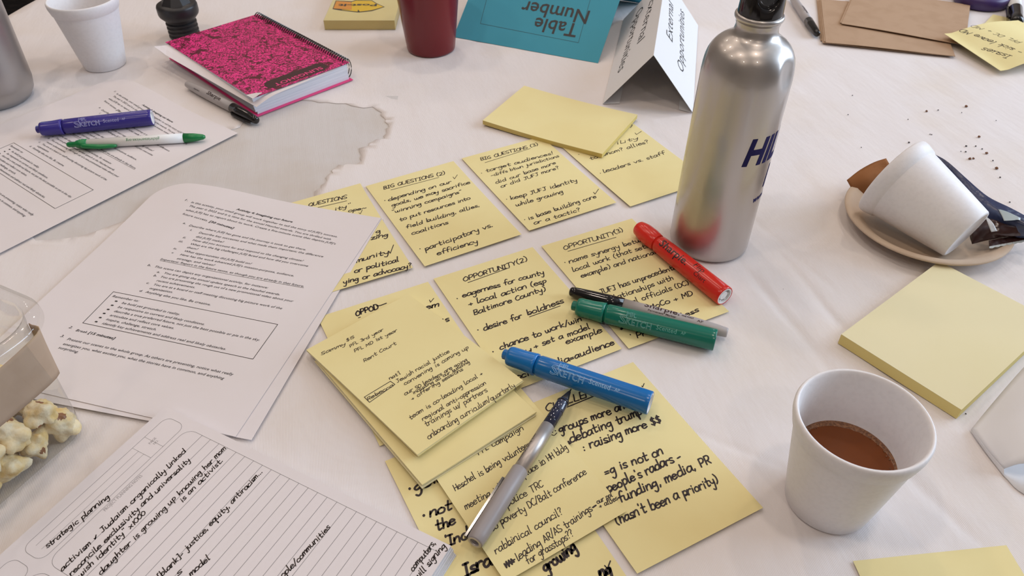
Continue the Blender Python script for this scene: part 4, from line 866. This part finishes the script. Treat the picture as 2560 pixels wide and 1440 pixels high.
# ================================================================= red tumbler, steel tumbler, black stopper
t = thing('mug', (-.1127, 1.0284, 0), 'dark red glazed ceramic tumbler at the top edge', 'mug')
p = [(0, 0), (0, .0310), (.0012, .0328), (.004, .0334)]+[(z, .0331+.108*z) for z in (.02, .04, .06, .08, .10)]+[(.118, .0462), (.120, .0452), (.1185, .0440), (.10, .0415), (.01, .0310), (.006, .028), (.006, 0)]
mesh('body', *lathe(p, 72, Mx=Matrix.Translation((-.1127, 1.0284, 0))), M['red_glaze'], t, True)
t = thing('steel_bottle', (-.6347, .8764, 0), 'brushed stainless steel bottle cut off by the left edge', 'bottle')
p = [(0, 0), (0, .0345), (.002, .0372), (.010, .0425), (.022, .0448), (.05, .0452), (.10, .0460), (.15, .0464), (.17, .0450), (.185, .036), (.195, .025), (.215, .022), (.217, .021), (.217, 0)]
mesh('body', *lathe(p, 72, Mx=Matrix.Translation((-.6347, .8764, 0))), M['steel'], t, True)
mesh('lid', *lathe([(.212, .0222), (.213, .0240), (.232, .0240), (.235, .022), (.235, 0)], 40, Mx=Matrix.Translation((-.6347, .8764, 0))), M['blackmatte'], t, True)
t = thing('bottle_stopper', (-.4645, 1.064, 0), 'black screw stopper with ribbed thread, standing behind the pink notebook', 'bottle cap')
Mx = Matrix.Translation((-.4645, 1.064, 0))
p = [(0, 0), (0, .0190)]
for k in range(4): z = .0015+k*.0058; p += [(z, .0190), (z+.0016, .0208), (z+.0036, .0208), (z+.0050, .0190)]
p += [(.0255, .0196), (.0262, .0196)]
mesh('thread', *lathe(p+[(.0262, 0)], 48, Mx=Mx), M['blackmatte'], t)
mesh('flange', *lathe([(.0264, .0205), (.0285, .0222), (.0330, .0262), (.0360, .0272), (.0450, .0272), (.0475, .0262), (.0490, .0235), (.0490, 0)], 48, Mx=Mx), M['blackmatte'], t, True)
mesh('cone', *lathe([(.0491, .0205), (.0560, .0160), (.0620, .0120), (.0700, .0110), (.0720, .0090), (.0720, 0)], 8, Mx=Mx), M['blackmatte'], t)

# ================================================================= tent cards
class Plane3(Sheet):
    """flat sheet standing anywhere in space"""
    def __init__(s, o, a, b): s.O, s.a, s.b = Vector(o), Vector(a).normalized(), Vector(b).normalized(); s.n = s.a.cross(s.b).normalized(); s.V, s.F = [], []
    def at(s, x, y, dz=0):
        nn = s.n if s.n.dot(Vector((0, 0, CAMZ))-s.O) > 0 else -s.n
        return s.O+s.a*x+s.b*y+nn*dz
    def loc(s, px, py):
        d = (px-1280)*_r-(py-720)*_u+FPX*_f; c = Vector((0, 0, CAMZ)); t = (s.O-c).dot(s.n)/d.dot(s.n); q = c+d*t-s.O
        return Vector((q.dot(s.a), q.dot(s.b)))
def quad(name, P, mt, root, th=.00025):
    o = mesh(name, P, [(0, 1, 2, 3)], mt, root); m_ = o.modifiers.new('thickness', 'SOLIDIFY'); m_.thickness = th; m_.offset = 0; return o
m_blue = speckle(mat('turquoise_card', (.045, .30, .42), .6, spec=.3), (.05, .31, .42), 5); B = U(1495, 158); A = U(1132, 92); e = (A-B).normalized(); A = B+e*.2159
nn = Vector((-e.y, e.x, 0)); nn = nn if nn.y > 0 else -nn; al = R(35); LF = .1397; ud = cos(al)*nn+sin(al)*Vector((0, 0, 1)); dn = cos(al)*nn-sin(al)*Vector((0, 0, 1))
t = thing('table_tent', (A+B)/2+nn*.11, 'bright blue folded table tent printed Table Number, upside down', 'sign')
quad('front_leaf', [A, B, B+ud*LF, A+ud*LF], m_blue, t); quad('back_leaf', [A+ud*LF, B+ud*LF, B+ud*LF+dn*LF, A+ud*LF+dn*LF], m_blue, t)
# text plane: reading upside down as seen from the camera; y is measured like on a page
pf = Plane3(A, -e, -ud); pf.ob = t
pf.type(FP, 'Table', 1449, 61, 1341, 44, .0300, .012, shear=0); pf.type(FP, 'Number', 1476, 28, 1310, 2, .0300, .012, shear=0)
c_ = [pf.loc(*p) for p in ((1232, -60), (1201, 59), (1446, 107), (1495, -70))]
for a, b in zip(c_, c_[1:]): pf.rule([a, b], .0004)
pf.flush('printed_text', M['print'], .0003, t)

m_card = mat('white_card', (.76, .755, .77), .65, spec=.2)
A, C, Rg = U(1507, 261), U(1732, 284), U(1634, 138, .068); ld = Vector((.199, .980, 0)).normalized()*.27
t = thing('tent_card', (A+C)/2+ld*.5+Vector((0, 0, .0005)), 'white folded tent card printed External Opportunities beside the tall bottle', 'sign')
A.z = C.z = .0008
quad('left_leaf', [A, Rg, Rg+ld, A+ld], m_card, t); quad('right_leaf', [C, Rg, Rg+ld, C+ld], m_card, t)
fl = (A-C).normalized()
quad('flap', [C, C+fl*.017+ld*.02, C+fl*.017+ld, C+ld], m_card, t); quad('flap', [A, A-fl*.02+ld*.02, A-fl*.02+ld, A+ld], m_card, t)
P4 = (1140, 0, .25)
pr = Plane3(C, ld, C-Rg); pr.ob = t
pr.type(P4, 'External', 2172, 445, 2185, 85, .0215, -.004, shear=0); pr.type(P4, 'Opportunities', 2280, 755, 2298, 165, .0215, -.004, shear=0); pr.flush('printed_text', M['print'], .0003, t)
pq = Plane3(A, -ld, A-Rg); pq.ob = t
pq.type(P4, 'External', 1930, 30, 1805, 450, .0215, -.004, shear=0); pq.type(P4, 'Opportunities', 1800, 130, 1612, 742, .0215, -.004, shear=0); pq.flush('printed_text', M['print'], .0003, t)

# ================================================================= brown napkins, curled notes, pieces at the top right
def napkin(pts, loc, w, h, z, layers, label):
    s0 = Sheet(pts, loc, w, h, z, .0006); t = thing('paper_napkin', s0.at(w/2, h/2, -z+.0001 if layers > 2 else -.003), label, 'napkin', 'folded brown paper napkins')
    for i in range(layers):
        s = Sheet(pts, loc, w, h, z-i*.0010, .0006, lambda x, y, i=i: .0006*sin(x*30+i)*(y/h)+(.0012 if i == 0 else 0)*(1-min(1, (w-x)/.12))*0)
        s.o = s.o+s.e1*(-.0025*i)+s.e2*(.0016*i*(-1)**i); V, F = s.solid((12, 8)); mesh('layer', V, F, M['brown'], t)
    return t
napkin([(2065, 106), (2388, 139)], [(0, .165), (.168, .165)], .168, .165, .0042, 4, 'wider brown paper napkin, lowest of the two at the top edge')
napkin([(2105, 59), (2352, 101)], [(0, .16), (.134, .16)], .165, .16, .0068, 2, 'smaller folded brown napkin lying on top of the wider one')
def hump(x, y): return .006+.012*max(0, sin(min(1.0, max(0, (y-.012)/.095))*pi*.62))+.006*(x/.1)*(1-y/.12)
s2_ = Sheet([(2465, 50), (2560, 72)], [(NW, .10), (.055, .10)], NW, .13, .0012, .00012, lambda x, y: .004*(1-y/.13))
s2_.build('sticky_note', M['note'], 'lower curled yellow note peeking from beneath the Issues note', 'sticky note', 'curled yellow notes at the right edge', n=(8, 8))
s = Sheet([(2502, 191), (2348, 103)], [(0, 0), (.108, 0)], .108, .125, .0012, .00012, hump)
s.build('sticky_note', M['note'], 'curled yellow note headed Issues, written upside down, at the right edge', 'sticky note', 'curled yellow notes at the right edge', n=(14, 20))
ZA = (2200, 0, .1528)
s.write(ZA, 'Issues', 2140, 965, 1705, 815, 6.2, 1.0); s.write(ZA, '- sick leave MD', 2330, 880, 1350, 525, 5.6, 1.0); s.write(ZA, 'PFL DC + MD', 2340, 690, 1550, 425, 4.6, .7); s.flush('handwriting', M['ink'])
pm = mat('purple_plastic', (.055, .028, .13), .35); pcn = U(2452, -12)
t = thing('tape_dispenser', (.7235, 1.197, 0), 'dark purple plastic dispenser with round holes at the top right edge', 'dispenser')
Mx = Matrix.Translation((.7235, 1.197, 0)) @ Matrix.Diagonal((1.0, .9, 1, 1))
mesh('body', *lathe([(0, 0), (0, .036), (.003, .0395), (.014, .0400), (.018, .037), (.019, .032), (.019, .0200), (.012, .0190), (.012, 0)], 48, Mx=Mx), pm, t, True)
mesh('hub', *lathe([(.012, .012), (.017, .012), (.018, .010), (.018, 0)], 24, Mx=Mx), M['steel'], t, True)
Mx, L = marker_frame((2541, 58), (2532, -40), .0098); L = .14
rt = thing('marker', Mx @ Vector((L/2, 0, -.0098)), 'thick white-barrelled marker with glossy black cap at the top right corner', 'marker')
mesh('cap', *lathe([(0, 0), (0, .0070), (.0015, .0085), (.006, .0093), (.056, .0097), (.056, 0)], 40, 'x', Mx), M['blackplastic'], rt, True)
mesh('barrel', *lathe([(.0562, 0), (.0562, .0088), (.13, .0088), (.139, .0080), (.14, .0070), (.14, 0)], 40, 'x', Mx), M['white'], rt, True)
mesh('clip', *tube([Mx @ Vector(q) for q in ((.054, .0098, .003), (.050, .0118, .003), (.012, .0120, .003), (.008, .0100, .003))], [.0016, .002, .002, .0016], 8), M['blackplastic'], rt)

# shrink-wrapped pad with its printed mark
s = pad([(808, 51), (987, 51)], [BL, BR], .0135, .0135, 'shrink-wrapped yellow pad with printed orange arrow mark, at the top edge', None, 'note', 'note_edge'); t = s.ob
m_or = mat('orange_print', (.80, .33, .04), .4); m_ye = mat('bright_yellow_print', (.85, .56, .02), .4)
ZW = (780, 0, .25)
def flat(P, m_, dz, nm): q = [s.loc(*Z(ZW, *p)) for p in P]; mesh(nm, [s.at(v.x, v.y, dz) for v in q], [tuple(range(len(q)))], m_, t)
flat([(205, 92), (238, 6), (400, 14), (440, 0), (600, 4), (650, 36), (728, 70), (600, 112), (466, 126), (290, 106)], M['print'], .0002, 'mark_outline')
flat([(214, 86), (244, 12), (392, 22), (398, 100), (296, 92)], m_or, .0003, 'mark_print'); flat([(296, 98), (398, 100), (394, 24), (440, 8), (596, 10), (645, 40), (716, 70), (598, 104), (478, 118), (462, 96), (455, 118), (300, 102)], m_ye, .00035, 'mark_print')
s.type(ZW, 'Post-it', 652, 42, 268, 44, .0125, .03, shear=0); s.flush('mark_lettering', M['print'], .0005, t)
film = bpy.data.materials.new('clear_film'); film.use_nodes = True; N, L = film.node_tree.nodes, film.node_tree.links; N.clear()
o_ = N.new('ShaderNodeOutputMaterial'); mxs = N.new('ShaderNodeMixShader'); tr = N.new('ShaderNodeBsdfTransparent'); gl = N.new('ShaderNodeBsdfGlossy'); fr = thin_fresnel(N, L); gl.inputs['Roughness'].default_value = .05; tr.inputs[0].default_value = (.97, .97, .96, 1)
tcx = N.new('ShaderNodeTexCoord'); nz = N.new('ShaderNodeTexNoise'); nz.inputs['Scale'].default_value = 120; L.new(tcx.outputs['Object'], nz.inputs[0]); bp = N.new('ShaderNodeBump'); bp.inputs['Distance'].default_value = .002; bp.inputs['Strength'].default_value = .5; L.new(nz.outputs['Fac'], bp.inputs['Height'])
L.new(bp.outputs[0], gl.inputs['Normal']); L.new(fr.outputs[0], mxs.inputs[0]); L.new(tr.outputs[0], mxs.inputs[1]); L.new(gl.outputs[0], mxs.inputs[2]); L.new(mxs.outputs[0], o_.inputs[0])
fs = Sheet([(808, 51), (987, 51)], [BL, BR], NW, NH, .0143, 1); V, F = fs.solid((1, 1), .014)
c_ = fs.at(NW/2, NH/2, 0); V = [Vector((c_.x+(v.x-c_.x)*1.006, c_.y+(v.y-c_.y)*1.006, v.z)) for v in V]; mesh('shrink_film', V, F, film, t)

# folded paper at the right edge
t = thing('folded_paper', U(2550, 1150), 'white folded sheet arching up at the right edge, beyond the coffee cup', 'paper')
patch('upper_leaf', [UP((2430, 1071, .0035), (2470, 1022, .009), (2540, 940, .018), (2640, 830, .028)), UP((2468, 1124, .0040), (2510, 1080, .0150), (2575, 1010, .026), (2680, 900, .036)), UP((2510, 1172, .0045), (2545, 1160, .0135), (2600, 1150, .020), (2700, 1080, .028))], m_card, t, .0004)
patch('edge_fold', [UP((2430, 1071, .0035), (2468, 1124, .0040), (2510, 1172, .0045)), UP((2427, 1079, .0003), (2467, 1135, .0003), (2510, 1191, .0003))], m_card, t, .0003)
patch('lower_leaf', [UP((2430, 1078, .0006), (2500, 1000, .0006), (2640, 860, .0006)), UP((2468, 1135, .0006), (2560, 1080, .0006), (2680, 980, .0006)), UP((2511, 1191, .0006), (2560, 1235, .0006), (2680, 1280, .0006))], m_card, t, .0003)

# ================================================================= clear tub of popcorn
W_ = lambda a_, b_, z: Vector(((ctr+ta*a_+tb_*b_).x, (ctr+ta*a_+tb_*b_).y, z))
ZR = .112; rc = U(117, 782, ZR); ta = Vector((-.433, -.901, 0)); tb_ = Vector((-.901, .433, 0)); SA, SB = .150, .150
shp = rc-(ta+tb_)/math.sqrt(2)*.0095; ctr = shp+ta*SA/2+tb_*SB/2; ctr.z = 0
m_pet = bpy.data.materials.new('clear_plastic'); m_pet.use_nodes = True; N, L = m_pet.node_tree.nodes, m_pet.node_tree.links; N.clear()
o_ = N.new('ShaderNodeOutputMaterial'); mxs = N.new('ShaderNodeMixShader'); tr = N.new('ShaderNodeBsdfTransparent'); gl = N.new('ShaderNodeBsdfGlossy'); fr = thin_fresnel(N, L); gl.inputs['Roughness'].default_value = .06; tr.inputs[0].default_value = (.93, .93, .915, 1)
L.new(fr.outputs[0], mxs.inputs[0]); L.new(tr.outputs[0], mxs.inputs[1]); L.new(gl.outputs[0], mxs.inputs[2]); L.new(mxs.outputs[0], o_.inputs[0])
def ring(z, off, rad, n=10):
    P = []; ha, hb = SA/2+off, SB/2+off
    for sa, sb_, a0 in ((-1, -1, 180), (1, -1, 270), (1, 1, 0), (-1, 1, 90)):
        for k in range(n+1):
            a = R(a0+90*k/n); q = ctr+ta*(sa*(ha-rad)+rad*cos(a))+tb_*(sb_*(hb-rad)+rad*sin(a)); P.append(Vector((q.x, q.y, z)))
    return P
def loft(rings, capfirst=False):
    n = len(rings[0]); V = [p for r in rings for p in r]; F = [(i*n+k, i*n+(k+1) % n, (i+1)*n+(k+1) % n, (i+1)*n+k) for i in range(len(rings)-1) for k in range(n)]
    if capfirst: F.append(tuple(range(n))[::-1])
    return V, F
t = thing('popcorn_tub', (ctr.x, ctr.y, 0), 'clear plastic tub holding popcorn, cut off by the left edge', 'container')
mesh('body', *loft([ring(.0008, -.020, .012), ring(.0008, -.016, .016), ring(.004, -.0125, .020), ring(.012, -.0115, .022), ring(.060, -.0105, .024), ring(ZR-.010, -.0100, .026), ring(ZR-.008, -.0092, .027), ring(ZR-.001, -.0090, .027)], True), m_pet, t, True)
mesh('rim', *loft([ring(ZR-.001, -.0090, .027), ring(ZR+.0012, -.0080, .028), ring(ZR+.0014, -.0045, .030), ring(ZR+.0002, -.0035, .031), ring(ZR, -.0008, .032), ring(ZR-.0015, 0, .033), ring(ZR-.006, .0004, .033)]), m_pet, t, True)
m_pop = speckle(mat('popcorn_cream', (.78, .58, .25), .7, spec=.25, Subsurface_Weight=.15), (.82, .74, .54), 60, .40, .60, bump=.5, bscale=260, dist=.0015)
nodes(m_pop)[2].inputs['Subsurface Radius'].default_value = (.004, .003, .0015)
m_hull = mat('popcorn_hull', (.25, .09, .02), .4)
protos = []
for j in range(4):
    bm = bmesh.new(); bmesh.ops.create_icosphere(bm, subdivisions=4, radius=1); rnd = random.Random(j+3)
    Ls = [(Vector((rnd.gauss(0, 1), rnd.gauss(0, 1), rnd.gauss(0, 1))).normalized(), rnd.uniform(.25, .5), rnd.uniform(5, 11)) for _ in range(9)]
    for v in bm.verts:
        d = v.co.normalized(); r0 = .62+max(A_*math.exp(-k_*(1-d.dot(l))*1.6) for l, A_, k_ in Ls)+.10*noise.noise(d*3+Vector((j*7, 0, 0)))+.05*noise.noise(d*8); v.co = d*r0*.0148
    me = bpy.data.meshes.new('popcorn'); bm.to_mesh(me); me.materials.append(m_pop); me.materials.append(m_hull)
    hd = [Vector((rnd.gauss(0, 1), rnd.gauss(0, 1), rnd.gauss(0, 1))).normalized() for _ in range(2)]
    for p in me.polygons:
        if any(p.center.normalized().dot(h) > .955 for h in hd): p.material_index = 1
        p.use_smooth = True
    bm.free(); protos.append(me)
pos = []; rnd = random.Random(11)
for k in range(5):
    for z, o_ in ((.0135, 0), (.032, .009)):
        pos.append(W_(-SA/2+.0255+o_+k*.0215, -SB/2+.0250+o_*.3, z))
        if k: pos.append(W_(-SA/2+.0255+o_*.3, -SB/2+.0255+o_+k*.0215, z))
for layer, z in enumerate((.0135, .030, .044)):
    for _ in range(2500):
        a_, b_ = rnd.uniform(-SA/2+.0245, SA/2-.03), rnd.uniform(-SB/2+.0245, .055)
        if a_ > .035 and b_ > .02: continue
        q = ctr+ta*a_+tb_*b_; q.z = z+rnd.uniform(-.002, .004)
        if min([9]+[(q-p).length for p in pos]) > .0215: pos.append(q.copy())
    if layer == 2: break
for i, q in enumerate(pos):
    o = bpy.data.objects.new('popcorn', protos[i % 4]); COL.objects.link(o); o.location = q; o.rotation_euler = [rnd.uniform(0, 6.28) for _ in range(3)]; s_ = rnd.uniform(.85, 1.05); o.scale = (s_,)*3
    props(o, 'popped cream popcorn piece inside the clear plastic tub', 'popcorn', 'popcorn pieces in the clear tub')
patch('paper_napkin', [[W_(-.0652, -.046, .096), W_(-.0600, -.0605, .097), W_(-.010, -.0637, .094), W_(.045, -.0637, .097)], [W_(-.0640, -.046, .080), W_(-.0590, -.0598, .079), W_(-.008, -.0627, .076), W_(.045, -.0627, .078)], [W_(-.0630, -.046, .0560), W_(-.0580, -.0590, .0560), W_(-.006, -.0617, .0560), W_(.045, -.0617, .0560)]],
      speckle(mat('reflection_paled_napkin', (.47, .345, .25), .9, spec=.1), (.43, .31, .22), 40), None, .0006, label='tan paper napkin tucked inside the clear plastic tub', cat='napkin', loc=tuple(W_(0, -.05, .06)))  # brown napkin, its colour paled to tan for reflections off the plastic wall

for o in bpy.data.objects:
    if '_o' in o: del o['_o']
